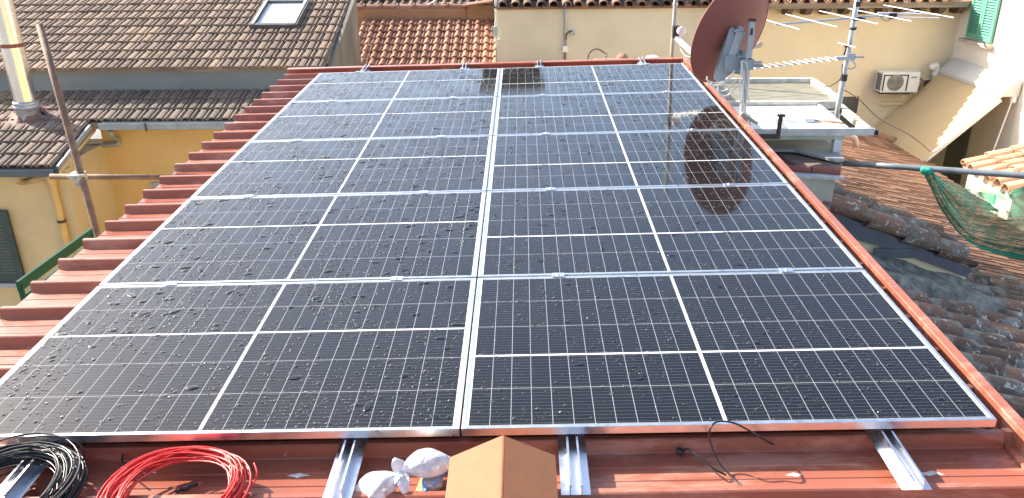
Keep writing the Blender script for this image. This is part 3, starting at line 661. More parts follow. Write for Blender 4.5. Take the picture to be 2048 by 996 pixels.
# ================================================================== ORANGE ROOF BEYOND THE GABLE
orr = thing('low_house', 'low house with a bright orange tiled roof behind the grey gable', 'house', (-2, 17, GZ))
O0 = at(724, 133, d=17.7); O0 = V(xg+.1, yge+.05, at(850, 133, y=yge+.05).z)
sl2 = math.tan(math.radians(19)); up2 = V(0, 1, sl2).normalized(); n2 = V(0, -sl2, 1).normalized()
ot = onpl(850, 40, O0, n2); oRow = (ot.y - O0.y)/math.cos(math.radians(19))/7
xr2 = at(992, 60, y=13.3).x
mb = MB(); flat_tiles(mb, O0 + V(-.3, 0, 0) - up2*oRow*2, (1, 0, 0), up2, n2, int((xr2-xg+1.6)/.2)+1, 9, .2, oRow, PORT, step=.035); mb.build('roof', TORNG, orr)
mb = MB(); zt_ = at(850, 18, y=ot.y).z; zb_ = ot.z-.1; mb.bb(xg-1.0, xr2+1.0, ot.y, ot.y+.35, zb_-.5, zt_); mb.build('upstand_wall', FASC, orr)
mb = MB(); mb.prism([V(xg, yge+.12, GZ), V(xg, yge+.12, O0.z-.14), V(xg, ot.y, ot.z-.14), V(xg, ot.y, GZ)], (xr2-xg+.8, 0, 0)); mb.build('wall', YELP, orr)
mb = MB(); x = xg-.9; zz = zt_+.0
while x < at(935, 18, y=ot.y).x: 
    rows = [[V(x+dx, ot.y+.12+rr*math.cos(PI*k/8), zz+rr*.85*math.sin(PI*k/8)) for k in range(9)] for dx, rr in ((0, .135), (.03, .135), (.031, .115), (.34, .10))]
    mb.grid(rows, rng.random()); x += .355
mb.build('ridge_tiles', TORNG, orr, smooth=False)
q = at(960, 20, y=ot.y-.05); mb = MB(); mb.bb(q.x-.27, q.x+.5, ot.y-.05, ot.y+.3, zb_, at(960, 10, y=ot.y).z); mb.build('corner_pier', FASC, orr)
mb = MB(); zz = at(960, 10, y=ot.y).z; mb.prism([V(q.x-.36, ot.y-.16, zz-.03), V(q.x+.1, ot.y-.16, zz+.03), V(q.x+.55, ot.y-.16, zz+.03), V(q.x+.55, ot.y-.16, zz+.07), V(q.x+.1, ot.y-.16, zz+.07), V(q.x-.36, ot.y-.16, zz+.01)], (0, .5, 0)); mb.build('pier_coping', TORNG, orr)
# dark roof behind
dk = thing('dark_roofed_house', 'house with a blackened tiled roof far behind the orange roof', 'house', (-1, 21, GZ))
D0 = V(-5.5, 19.6, at(850, 9, y=19.6).z - .1); mb = MB(); coppi(mb, D0, (1, 0, 0), V(0, 1, .3), V(0, -.3, 1), 30, 6, .22, .36); mb.build('roof', TSOOT, dk)
mb = MB(); mb.bb(-5.6, 1.2, 19.7, 22, GZ, D0.z-.02); mb.build('wall', GREYC, dk)
# ================================================================== BACK BUILDINGS
YB = 13.15
xm_ = at(1440, 12, y=YB).x; XW = 8.38
bl = thing('long_house', 'long low house with a stained grey cream wall behind the panels', 'house', (1.3, YB+2, GZ))
xL = at(992, 60, y=YB).x; zE = at(1200, 12, y=YB).z
mb = MB(); mb.bb(xL, xm_, YB, YB+4, GZ, zE); mb.build('wall', GREYC, bl)
mb = MB(); mb.bb(xL-.02, xm_, YB-.06, YB+.0, zE-.045, zE+.0); mb.build('eave_course', TORNG, bl)
mb = MB(); coppi(mb, V(xL+.02, YB-.10, zE-.02), (1, 0, 0), UPY, NY, int((xm_-xL)/.235), 6, .235, .36, jit=.02); mb.build('roof', TSOOT, bl)
mb = MB(); mb.prism([V(xL, YB-.02, zE-.02), V(xm_, YB-.02, zE-.02), V(xm_, YB+3, zE+.9), V(xL, YB+3, zE+.9)], (0, 0, .03)); mb.build('roof_board', WOODD, bl)
ch = MB(); ch.bb(-.72, .52, 14.6, 15.3, zE+.1, 2.95); chm = ch.build('chimney', M('sooty_render', (.10, .085, .07), .95, 0, .35, 3, bump=.4), bl); ch = MB(); ch.bb(-.8, .6, 14.5, 15.4, 2.951, 3.05); ch.build('chimney_cap', CEMENT, chm)
br = thing('cream_house', 'cream house with carved rafter ends and an air conditioner on its wall', 'house', (6, YB+2, GZ))
zE2 = at(1720, 7, y=YB-.4).z
mb = MB(); mb.bb(xm_, XW-.001, YB, YB+4, GZ, zE2+.02); mb.build('wall', CREAM, br)
mb = MB(); mb.bb(xm_-.2, at(1936, 12, y=YB-.4).x, YB-.42, YB-.36, zE2-.08, zE2+.02); mb.build('eave_board', WOODG, br)
x = at(1570, 20, y=YB-.2).x
while x < 8.3:
    mb = MB(); pts = [V(x, YB-.001, zE2-.21), V(x, YB-.16, zE2-.215), V(x, YB-.26, zE2-.20), V(x, YB-.33, zE2-.15), V(x, YB-.355, zE2-.10), V(x, YB-.355, zE2-.03), V(x, YB-.001, zE2-.0)]
    mb.prism(pts, (.11, 0, 0)); mb.build('rafter_end', WOODD, br); x += .345
mb = MB(); mb.prism([V(xm_-.2, YB-.40, zE2-.01), V(8.36, YB-.40, zE2-.01), V(8.36, YB+3, zE2+1.0), V(xm_-.2, YB+3, zE2+1.0)], (0, 0, .03)); mb.build('roof_board', TORNG, br)
mb = MB(); coppi(mb, V(xm_-.1, YB-.48, zE2+.01), (1, 0, 0), UPY, NY, int((8.3-xm_)/.235), 6, .235, .36, jit=.015); mb.build('roof', TSAL, br)
# windows on the cream wall
def opening(u0, v0, u1, v1, name='window'):
    a = at(u0, v0, y=YB); b = at(u1, v1, y=YB); mb = MB(); x0, x1, z0, z1 = a.x, b.x, b.z, a.z
    mb.bb(x0, x1, YB-.012, YB-.004, z0, z1); wn_ = mb.build(name, GLASSD, br)
    mb = MB(); f = .045
    mb.bb(x0-f, x0, YB-.03, YB-.002, z0-f, z1+f); mb.bb(x1, x1+f, YB-.03, YB-.002, z0-f, z1+f); mb.bb(x0, x1, YB-.03, YB-.002, z1, z1+f); mb.bb(x0, x1, YB-.03, YB-.002, z0-f, z0)
    mb.bb(x0, x1, YB-.02, YB-.013, (z0+z1)/2-.015, (z0+z1)/2+.015); mb.build('frame', CREAM, wn_)
opening(1645, 193, 1707, 262); opening(1847, 160, 1880, 190)
# conduit on the grey wall
t = thing('wall_conduit', 'grey conduit with a junction box running up the stained wall', 'conduit', at(1131, 120, y=YB))
cx_ = at(1131, 60, y=YB).x; mb = MB(); mb.cyl(V(cx_, YB-.03, at(1131, 119, y=YB).z), V(cx_, YB-.03, zE+.4), .022, 10); mb.build('pipe', GREYM, t, smooth=True)
q = at(1131, 97, y=YB); mb = MB(); mb.box((cx_, YB-.04, q.z), (.10, .07, .11)); mb.build('junction_box', WHITE, t)
mb = MB(); mb.tube(smooth_path([V(cx_+.01, YB-.04, at(1131, 80, y=YB).z), at(1133, 70, y=YB-.06), at(1138, 64, y=YB-.06), at(1143, 62, y=YB-.04)], 6), .012, 8); mb.build('branch_cable', BLACK, t, smooth=True)
q = at(1146, 65, y=YB); mb = MB(); mb.lathe(V(q.x, YB, q.z), (0, -1, 0), [(.05, 0), (.05, .03), (.035, .035), (.03, .02), (0, .02)], 16); mb.build('wall_sleeve', GREYM, t)
for v in (24, 62, 100):
    zz = at(1131, v, y=YB).z; mb = MB(); mb.bb(cx_-.035, cx_+.035, YB-.055, YB-.001, zz-.012, zz+.012); mb.build('pipe_clip', GREYM, t)
# cables at left corner of that wall
t = thing('corner_cables', 'white cables hanging in a loop at the left corner of the stained wall', 'cable', at(993, 120, y=YB-.08))
ys = YB-.08
mb = MB(); mb.tube(smooth_path([at(990, -8, y=ys), at(991, 20, y=ys), at(992, 45, y=ys), at(998, 60, y=ys), at(1001, 72, y=ys), at(996, 80, y=ys), at(990, 75, y=ys), at(990, 55, y=ys), at(992, 30, y=ys), at(993, -8, y=ys)], 8), .014, 8); mb.build('cable_loop', CABW, t, smooth=True)
mb = MB(); mb.tube([at(992.5, 60, y=ys), at(993, 126, y=ys)], .010, 8); mb.build('drop_pipe', GREYM, t, smooth=True)
q = at(990, 62, y=ys); mb = MB(); mb.box(q, (.09, .06, .16)); mb.build('junction_box', M('grey_green_box', (.35, .42, .38), .6, 0, .1, 8), t)
mb = MB(); mb.tube(smooth_path([at(712, 25, y=16.5), at(745, 29, y=16.3), at(790, 28, y=16), at(850, 12, y=15.5), at(880, -6, y=15)], 8), .016, 8); solo(mb, 'cable', CABW, 'pale cable swinging across above the orange roof', 'cable', smooth=True)
mb = MB(); mb.tube(smooth_path([at(968, -8, y=16.2), at(966, 12, y=16.2), at(960, 26, y=16.3), at(957, 45, y=16.3), at(962, 60, y=16.2)], 8), .014, 8); solo(mb, 'cable', CABW, 'pale cable dropping down in front of the orange pier', 'cable', smooth=True)
# AC unit
a0 = at(1766, 147, y=YB-.34); a1 = at(1829, 184, y=YB-.34); x0, x1, z0, z1 = a0.x, a1.x+.04, a1.z, a0.z+.02; yA = YB-.36
ac = thing('air_conditioner', 'white air conditioner unit with round fan grille on the cream wall', 'air conditioner', ((x0+x1)/2, YB-.2, z0))
mb = MB(); mb.bb(x0, x1, yA, YB-.08, z0, z1); cas = mb.build('casing', WHITE, ac)
fx = x0 + (x1-x0)*.36; fz = (z0+z1)/2; fr = (z1-z0)*.41
mb = MB(); mb.lathe(V(fx, yA-.001, fz), (0, -1, 0), [(0, .002), (fr, .002), (fr, .012), (fr-.015, .016), (fr-.02, .006)], 32); mb.build('fan_grille', M('fan_grille_grey', (.20, .21, .21), .5, .1, .5, 6, col2=(.36, .34, .24)), ac)
mb = MB()
for k in range(1, 9): mb.tube([V(fx+fr*k/9*math.cos(2*PI*s/28), yA-.018, fz+fr*k/9*math.sin(2*PI*s/28)) for s in range(28)], .0025, 5, True)
mb.build('guard_wire', GREYM, ac)
mb = MB(); fx1 = fx+fr+.06
for bx in ((x0+.02, x0+.04, z0+.03, z1-.04), (fx1, fx1+.02, z0+.03, z1-.04), (x0+.041, fx1-.001, z1-.06, z1-.04)): mb.bb(bx[0], bx[1], yA-.012, yA-.001, bx[2], bx[3])
mb.build('front_frame', BLACK, ac)
mb = MB(); mb.bb(x0-.01, fx1+.06, yA-.02, yA+.1, z0-.03, z0-.002); mb.bb(x0+.05, x0+.1, yA+.1, YB-.002, z0-.04, z0-.003); mb.bb(x1-.2, x1-.15, yA+.02, YB-.002, z0-.04, z0-.003); mb.build('bracket', BLACK, ac)
mb = MB(); mb.bb(fx1+.07, x1-.05, yA-.006, yA-.001, z1-.11, z1-.075); bp = mb.build('badge', M('grey_blue_badge', (.30, .36, .45), .4, 0, .1, 30), ac)
mb = MB()
for k in range(13): zz = z0+.03+k*(z1-z0-.06)/13; mb.bb(x0-.006, x0-.001, yA+.04, YB-.12, zz, zz+.016)
mb.build('side_vent', BLACK, ac)
mb = MB(); mb.tube(smooth_path([V(x1-.002, yA+.1, z0+.22), V(x1+.09, yA+.1, z0+.23), V(x1+.15, yA+.16, z0+.12), V(x1+.1, YB-.1, z0-.02), V(x1-.02, YB-.05, z0-.1)], 6), .022, 8); mb.build('refrigerant_pipe', M('pipe_wrap', (.33, .25, .17), .8, 0, .1, 9), ac, smooth=True)
q = at(1761, 203, y=YB); q2 = at(1800, 209, y=YB); mb = MB(); mb.bb(q.x, q2.x+.1, YB-.06, YB-.001, q2.z, q.z); solo(mb, 'cable_duct', CREAM, 'short cream cable duct under the air conditioner', 'duct')
# white elbow vent
t = thing('vent_pipe', 'white bent exhaust vent pipe beside the awning on the cream wall', 'vent pipe', at(1870, 160, y=YB-.1))
e0 = at(1869, 160, y=YB-.14); mb = MB(); mb.tube([V(e0.x, YB-.14, e0.z-.05), V(e0.x, YB-.14, e0.z+.19), V(e0.x-.01, YB-.15, e0.z+.25), V(e0.x-.05, YB-.17, e0.z+.285), V(e0.x-.11, YB-.2, e0.z+.27), V(e0.x-.15, YB-.22, e0.z+.22)], .058, 14); mb.build('pipe', WHITE, t, smooth=True)
mb = MB(); mb.cyl(V(e0.x, YB-.14, e0.z+.1), V(e0.x, YB-.14, e0.z+.13), .066); mb.build('joint_ring', WHITE, t)
# ------------------------------------------------------------------ white house on the right
wh = thing('white_house', 'tall white house with green shutters at the right edge', 'house', (XW+2, 9, GZ))
mb = MB(); mb.bb(XW, XW+4, 5.5, YB+4, GZ, 3.5); mb.build('wall', WHT, wh)
s0 = at(1933, 72, x=XW-.03); s1 = at(1982, 87, x=XW-.03); ya, yb = s0.y, s1.y; zb = (s0.z+s1.z)/2; zt = zb+1.35
for k, (p, q) in enumerate(((ya, (ya+yb)/2+.006), ((ya+yb)/2-.006, yb))):
    mb = MB(); f = .055
    mb.bb(XW-.055, XW-.015, p-f, p, zb, zt); mb.bb(XW-.055, XW-.015, q, q+f, zb, zt); mb.bb(XW-.054, XW-.016, q+f, p-f, zb, zb+.08); mb.bb(XW-.054, XW-.016, q+f, p-f, zt-.08, zt)
    sh_ = mb.build('shutter', GRNL, wh); mb = MB(); z = zb+.09
    while z < zt-.09: mb.box((XW-.035, (p+q)/2, z), (.045, p-q-2*f, .009), Matrix.Rotation(-.75, 3, 'Y')); z += .045
    mb.build('louvre_slats', GRNL, sh_)
mb = MB(); mb.bb(XW-.12, XW-.001, yb-.06, ya+.1, zb-.085, zb-.03); mb.build('window_sill', M('stone_sill', (.45, .38, .30), .8, 0, .15, 6), wh)
mb = MB(); mb.bb(XW-.01, XW-.0005, yb, ya, zb, zt); mb.build('window_recess', GLASSD, wh)
mb = MB(); mb.tube(smooth_path([V(XW-.02, yb-.03, zb-.05), V(XW-.13, yb-.05, zb-.06), V(XW-.17, yb-.06, zb-.01), V(XW-.2, yb-.08, zb+.0)], 5), .012, 6); mb.build('shutter_catch', RUSTD, wh, smooth=True)
d0 = at(1938, 285, x=XW); d1 = at(1893, 310, x=XW); mb = MB(); mb.bb(XW-.03, XW-.004, d0.y, d1.y, GZ, -1.75); mb.build('door', M('dark_grey_door', (.10, .12, .11), .5, 0, .1, 3), wh)
# awning
XA = XW-.02; ya1 = YB-.2; ya0 = at(2033, 203, x=XA).y
f0 = at(1880, 146, y=ya1); f1 = at(1735, 265, y=ya1); dr = (f1-f0); dr.y = 0
aw = thing('awning', 'sand coloured cloth awning sloping out from the white house wall', 'awning', (f0.x, (ya0+ya1)/2, f0.z))
fabL = 1.58; rows = []
for i in range(9):
    rows.append([V(f0.x, 0, f0.z) + dr*(i/8*fabL) + V(0, ya0+(ya1-ya0)*k/10, -.035*math.sin(PI*i/8) - .008*math.sin(PI*k/10*3)) for k in range(11)])
mb = MB(); mb.grid(rows); mb.grid([[p - V(0, 0, .004) for p in r] for r in rows]); mb.build('cloth', AWN, aw, smooth=True)
mb = MB(); e = V(f0.x, 0, f0.z) + dr*fabL; mb.bb(e.x-.03, e.x+.03, ya0, ya1, e.z-.05, e.z+.02); mb.build('front_bar', WHITE, aw)
mb = MB(); mb.prism([V(XA, ya0-.03, f0.z+.0), V(XA, ya0-.03, f0.z+.26), V(XA-.05, ya0-.03, f0.z+.27), V(f0.x-.02, ya0-.03, f0.z+.06), V(f0.x-.02, ya0-.03, f0.z+.0)], (0, ya1-ya0+.05, 0)); mb.build('cover_hood', M('grey_hood_cover', (.55, .53, .48), .6, 0, .05, 4), aw)
mb = MB(); p = V(f0.x, ya0+.05, f0.z-.06); mb.bar(p, V(e.x+.05, ya0+.05, e.z-.06), .05, .07); mb.cyl(V(XA-.05, ya0+.02, f0.z-.1), V(XA-.05, ya0+.02, f0.z+.0), .05); mb.build('arm', WHITE, aw)
mb = MB(); mb.cyl(V(XA-.08, ya0+.0, f0.z-.1), V(XA-.35, ya0-.1, f0.z-1.6), .012, 8); mb.build('crank_rod', CABW, aw)
# ------------------------------------------------------------------ small white annex with pantiles (far right)
XN = 7.35; n0 = at(1942, 325, x=XN); n1 = at(2030, 378, x=XN)
an_ = thing('white_annex', 'small sunlit white annex with bleached pantiles at the right edge', 'annex', (XN+1.5, 9.5, GZ))
zn = (n0.z+n1.z)/2-.04
mb = MB(); mb.bb(XN, XN+3, n1.y, n0.y, GZ, zn); mb.build('wall', WHT, an_)
upx = V(1, 0, .30).normalized(); nx = V(-.30, 0, 1).normalized()
mb = MB(); coppi(mb, V(XN-.12, n1.y-.12, zn-.02), (0, 1, 0), upx, nx, int((n0.y-n1.y)/.24)+1, 6, .24, .38, .098, .082, jit=.014); mb.build('roof', TSAL, an_)
mb = MB(); mb.prism([V(XN-.06, n1.y-.1, zn-.015), V(XN+2, n1.y-.1, zn+.60), V(XN+2, n1.y-.1, zn+.64), V(XN-.06, n1.y-.1, zn+.02)], (0, n0.y-n1.y+.25, 0)); mb.build('roof_board', FASC, an_)
q0 = at(1964, 372, x=XN); q1 = at(1990, 400, x=XN)
mb = MB(); FRM = M('faded_green_frame', (.45, .52, .22), .7, 0, .2, 8); yy0, yy1, zz0, zz1 = q1.y, q0.y, q1.z-.05, q0.z
mb.bb(XN-.03, XN-.002, yy0, yy0+.07, zz0, zz1); mb.bb(XN-.03, XN-.002, yy1-.07, yy1, zz0, zz1); mb.bb(XN-.029, XN-.003, yy0+.07, yy1-.07, zz1-.07, zz1); mb.bb(XN-.029, XN-.003, yy0+.07, yy1-.07, zz0, zz0+.07); wf = mb.build('window_frame', FRM, an_)
mb = MB(); mb.bb(XN-.012, XN-.001, yy0+.07, yy1-.07, zz0+.07, zz1-.07); mb.build('pane', M('pale_blind', (.55, .50, .34), .6, 0, .15, 9), wf)  # pane in a pale straw colour, slightly mottled
# ================================================================== RIGHT MIDDLE: TILED ROOFS
NF = V(.31, 0, 1); OF = at(1850, 400, d=10.3); ups = V(-1, 0, .31).normalized()
poly = [onpl(u, v, OF, NF) for u, v in ((1500, 272), (1640, 262), (1717, 264), (1790, 293), (1850, 329), (1940, 394), (2048, 478), (2260, 640), (2260, 800), (1900, 620), (1640, 520), (1480, 400))]
fr_ = thing('brown_roofed_house', 'low house with a long brown ribbed tile roof below the awning', 'house', (6, 8, GZ))
pxx = max(p.x for p in poly)+.1; pyy0, pyy1 = min(p.y for p in poly), max(p.y for p in poly)
mb = MB(); o = V(pxx, pyy0, OF.z - .31*(pxx-OF.x)); kp = inpoly(poly)
flat_tiles(mb, o, (0, 1, 0), ups, NF, int((pyy1-pyy0)/.205), int((pxx-min(p.x for p in poly))/.32)+1, .205, .335, MARS, keep=kp, jit=.008); mb.build('roof', TFAR, fr_)
mb = MB(); mb.prism([p - V(0, 0, .02) for p in poly], (0, 0, -.08)); mb.build('roof_board', RUSTD, fr_)
cen = sum((p for p in poly), V(0, 0, 0))/len(poly)
mb = MB(); mb.prism([V(cen.x+(p.x-cen.x)*.93, cen.y+(p.y-cen.y)*.93, GZ) for p in poly], (0, 0, .01)); vs0 = [V(cen.x+(p.x-cen.x)*.93, cen.y+(p.y-cen.y)*.93, p.z-.101) for p in poly]; n = len(poly)
mb = MB(); mb.add([V(p.x, p.y, GZ) for p in vs0] + vs0, [(i, (i+1) % n, n+(i+1) % n, n+i) for i in range(n)]); mb.build('wall', YELP, fr_)
mb = MB(); ra, rb = onpl(1716, 267, OF, NF)+V(0, 0, .06), onpl(1791, 292, OF, NF)+V(0, 0, .06); dd = (rb-ra); L = dd.length; dd.normalize(); sd = dd.cross(V(0, 0, 1)).normalized(); k = 0
while k*.34 < L:
    a = ra + dd*(k*.34); mb.grid([[a + dd*s + sd*(r_*math.cos(PI*q/8)) + V(0, 0, r_*math.sin(PI*q/8)) for q in range(9)] for s, r_ in ((0, .10), (.38, .085))], rng.random()); k += 1
mb.build('ridge_tiles', TORNG, fr_)
# bent pvc vent pipes on it
t = thing('roof_vent_pipe', 'beige bent plastic vent pipe standing on the brown tiled roof', 'vent pipe', onpl(1668, 310, OF, NF))
def pz(u, v, off=0): q = onpl(u, v, OF, NF); return q
bq = onpl(1663, 312, OF, NF); mb = MB(); hh = .30
bx, by, bz = bq.x, bq.y, bq.z
mb.tube([V(bx, by, bz-.05), V(bx, by, bz+hh*.55), V(bx+.03, by, bz+hh*.85), V(bx+.1, by, bz+hh), V(bx+.2, by, bz+hh), V(bx+.29, by, bz+hh*.85), V(bx+.32, by-.02, bz+hh*.45)], .045, 12); mb.build('pipe', PVC, t, smooth=True)
mb = MB(); p = at(1658, 308, d=9.6); mb.cyl(V(p.x, p.y, p.z-.3), V(p.x, p.y, p.z+.34), .03, 10); mb.cyl(V(p.x, p.y, p.z-.02), V(p.x, p.y, p.z+.03), .042, 10); solo(mb, 'roof_pipe', WHITE, 'thin white pipe beside the bent vent on the brown roof', 'pipe', smooth=False)
# near old roof
NN = V(.31, 0, 1); ON = at(1950, 700, d=5.6)
on = thing('old_roofed_house', 'house with a dark lichen covered pantile roof just right of the red roof', 'house', (4, 2.5, GZ))
xe = 6.6; mb = MB(); o = V(xe, .4, ON.z - .31*(xe-ON.x)); coppi(mb, o, (0, 1, 0), ups, NN, 17, 13, .25, .39, .105, .086, jit=.02, seg=9); mb.build('roof', TOLD, on)
def zn_(x): return ON.z - .31*(x-ON.x)
mb = MB(); mb.prism([V(1.95, .3, zn_(1.95)-.03), V(xe-.05, .3, zn_(xe-.05)-.03), V(xe-.05, 4.75, zn_(xe-.05)-.03), V(1.95, 4.75, zn_(1.95)-.03)], (0, 0, -.1)); mb.build('roof_board', WOODD, on)
mb = MB(); zz = zn_(1.96); mb.add([V(x, y, GZ) for x, y in ((1.96, .4), (6.4, .4), (6.4, 4.65), (1.96, 4.65))] + [V(x, y, zn_(x)-.131) for x, y in ((1.96, .4), (6.4, .4), (6.4, 4.65), (1.96, 4.65))], [(0, 1, 5, 4), (1, 2, 6, 5), (2, 3, 7, 6), (3, 0, 4, 7)]); mb.build('wall', YELP, on)
# raised tiled strip with dark flashing (wall head)
YR = 3.72; RS = .42; xa, xb = at(1655, 412, y=YR).x, at(1936, 536, y=YR).x; zA = at(1655, 412, y=YR).z
def zr_(x): return zA - RS*(x-xa)
rs = thing('raised_wall_head', 'short raised wall with dark flashing under a row of lichened tiles', 'wall', (3.2, YR+.3, -1.2))
upr = V(-1, 0, RS).normalized(); nrr = V(RS, 0, 1).normalized()
mb = MB(); coppi(mb, V(xb, YR+.02, zr_(xb)-.03), (0, 1, 0), upr, nrr, 3, 4, .23, (xb-xa)/math.cos(math.atan(RS))/4, .10, .085, jit=.02, seg=10); mb.build('tiles', TOLD, rs)
mb = MB(); mb.prism([V(xa, YR-.03, zA-.02), V(xb+.02, YR-.03, zr_(xb)-.03), V(xb-.02, YR-.03, zr_(xb)-.10), V(xa+.55, YR-.03, zr_(xa+.5)-.155), V(xa, YR-.03, zA-.20)], (0, .02, 0)); mb.bb(xa+.42, xa+.75, YR-.038, YR-.031, zr_(xa+.6)-.185, zr_(xa+.6)-.10); mb.build('flashing', LEAD, rs)
mb = MB(); mb.prism([V(xa, YR, zA-.04), V(xb, YR, zr_(xb)-.06), V(xb, YR, zn_(xb)-.1), V(xa, YR, zn_(xa)-.1)], (0, .62, 0)); mb.build('wall', CREAM, rs)
mb = MB(); rows = []
for k in range(29):
    x = xa-.25+(xb-xa+.45)*k/28; zc2 = max(zr_(x)-.30, zn_(x)+.22); rows.append([V(x, YR-.002, zc2+.012*math.sin(.9*k)), V(x, YR-.07, zc2-.03+.012*math.sin(.7*k)), V(x, YR-.16, zn_(x)+.185+.007*math.sin(.8*k)), V(x, YR-.28+.03*math.sin(.6*k), zn_(x)+.165+.008*math.sin(1.1*k)), V(x, YR-.38+.05*math.sin(.75*k), zn_(x)+.05)])
mb.grid(rows); mb.build('cement_skirt', CEMENT, rs, smooth=True)
# pale block with slab top left of it
bt = thing('masonry_block', 'pale rendered block capped with aluminium strip and grey sheet beside the red roof', 'wall', (2.3, 4, -2))
zs = -.31; c1 = at(1690, 354, z=zs); c0 = at(1560, 336, z=zs)
xbk = at(1664, 400, y=c1.y+.06).x
mb = MB(); mb.bb(1.95, xbk, c1.y+.06, c1.y+1.5, -2.2, zs-.03); mb.build('wall', PALEW, bt)
mb = MB(); mb.prism([V(1.93, c1.y+.12, zs-.028), V(c1.x, c1.y, zs-.028), V(c1.x-.05, c1.y+.35, zs-.028), V(1.93, c1.y+.5, zs-.028)], (0, 0, .022)); mb.build('edge_strip', ALUD, bt)
br_ = [at(u, v, z=zs) for u, v in ((1592, 338), (1679, 346), (1686, 322), (1600, 298), (1520, 288))]
mb = MB(); mb.prism([V(p.x, p.y, zs-.004) for p in br_], (0, 0, .035)); mb.build('brown_slab', M('brown_cement_slab', (.20, .135, .105), .85, 0, .25, 4, bump=.3), bt)
mb = MB(); p, q = V(br_[0].x-.1, br_[0].y-.01, zs+.01), V(br_[1].x, br_[1].y-.01, zs+.01); mb.tube([p, p.lerp(q, .48)], .030, 8); mb.tube([p.lerp(q, .5)+V(0, 0, .003), q], .032, 8); mb.build('clay_edge', M('red_clay', (.30, .10, .065), .8, 0, .2, 12, bump=.3), bt)
gr = [at(u, v, z=-.24) for u, v in ((1500, 298), (1590, 300), (1672, 320), (1690, 318), (1640, 268), (1480, 262))]
mb = MB(); mb.prism([V(p.x, p.y, -.26) for p in gr], (0, 0, .02)); mb.build('grey_sheet', M('grey_stained_sheet', (.34, .36, .35), .6, .1, .25, 6, bump=.1), bt)
# ------------------------------------------------------------------ glazed aluminium canopy
ZB = -.04; cp = thing('glazed_canopy', 'weathered aluminium rooflight canopy with dirty glass beside the satellite dish', 'canopy', (2.7, 5, -.6))
xf0, xf1, yf_ = 1.93, 3.07, 4.19; ym_, yr_ = 5.12, 6.08; xm1 = 3.17; xrr = 3.23
mb = MB(); mb.bar(V(xf0, yf_, ZB-.035), V(xf1+.02, yf_, ZB-.035), .055, .05); mb.bar(V(xf0, yf_-.03, ZB-.012), V(xf1+.02, yf_-.03, ZB-.012), .012, .024); mb.build('front_beam', ALUD, cp)
mb = MB(); mb.bar(V(xf0, yf_+.0, ZB-.078), V(2.86, yf_+.0, ZB-.078), .03, .034); mb.build('lower_strip', M('pale_green_strip', (.45, .49, .36), .7, 0, .15, 9), cp)
mb = MB(); mb.bar(V(xf1-.02, yf_+.03, ZB-.03), V(xm1-.02, ym_, ZB-.03), .06, .05); mb.build('side_beam', M('lichened_aluminium', (.55, .48, .33), .8, .1, .4, 12, col2=(.68, .66, .58), bump=.4), cp)
mb = MB(); mb.cyl(V(xf1+.03, yf_, ZB-.04), V(xf1+.06, yf_-.01, ZB-.04), .022, 10); mb.build('end_cap', BLACK, cp)
mb = MB(); zR = ZB+.02
mb.bar(V(2.0, ym_, zR-.035), V(xm1, ym_, zR-.035), .05, .07); mb.bar(V(2.0, yr_, zR), V(xrr, yr_, zR), .05, .06); mb.bar(V(xm1-.01, ym_+.026, zR+.0), V(xrr-.01, yr_-.026, zR+.0), .05, .055); mb.build('rear_frame', M('lichened_alu_frame', (.60, .56, .45), .75, .1, .3, 10, col2=(.72, .71, .66), bump=.3), cp)
mb = MB(); mb.box(((2.0+xm1)/2+.02, (ym_+yr_)/2, zR-.02), (xm1-2.04, yr_-ym_-.06, .012)); mb.build('glass_pane', DIRTG, cp)
mb = MB(); mb.prism([V(2.02, yf_+.035, ZB-.03), V(2.86, yf_+.035, ZB-.03), V(2.93, ym_-.035, ZB-.03), V(2.02, ym_-.035, ZB-.03)], (0, 0, .012)); mb.build('white_panel', WPAN, cp)
mb = MB(); mb.bar(V(2.885, yf_+.03, ZB-.026), V(2.955, ym_-.03, ZB-.026), .03, .04); mb.build('panel_edge', ALUD, cp)
for (x, y, zl) in ((2.81, 4.19, -.36), (3.08, 5.05, -1.6), (2.05, 6.0, -1.6)):
    mb = MB(); mb.bb(x-.033, x+.033, y-.03, y+.03, zl, ZB-.095 if y < 5 else ZB-.06); mb.build('post', ALUD, cp)
# tool on the panel
t = thing('brush', 'brush with pale blue bristles and wooden handle lying on the white canopy panel', 'brush', at(1650, 240, z=ZB))
b0_ = at(1612, 238, z=ZB+.0); b1_ = at(1690, 247, z=ZB+.0); mb = MB(); mb.tube([b0_.lerp(b1_, .2), b0_.lerp(b1_, .6), b1_], [.006, .010, .006], 8); mb.build('handle', WOODH, t, smooth=True)
mb = MB(); d_ = (b1_-b0_).normalized(); mb.box(b0_.lerp(b1_, .1)+V(0, 0, .004), (.08, .10, .03), Matrix.Rotation(math.atan2(d_.y, d_.x)+.2, 3, 'Z')); mb.build('bristle_head', M('pale_blue_bristle', (.50, .54, .66), .8, 0, .2, 60, bump=.6, bscale=150), t)
# rusty upright bracket beside the roof edge
t0 = at(1556, 270, y=3.95); mb = MB(); t1 = at(1562, 232, y=3.95)
mb.bar(V(t0.x, 3.95, t0.z), V(t0.x+.005, 3.95, t1.z), .032, .010, (0, 1, 0)); mb.bb(t0.x-.02, t0.x+.035, 3.93, 3.97, t1.z-.005, t1.z+.012); mb.bb(1.90, t0.x+.016, 3.94, 3.96, t0.z-.03, t0.z+.008); solo(mb, 'iron_bracket', RUSTD, 'rusty iron angle bracket standing in front of the canopy', 'bracket')

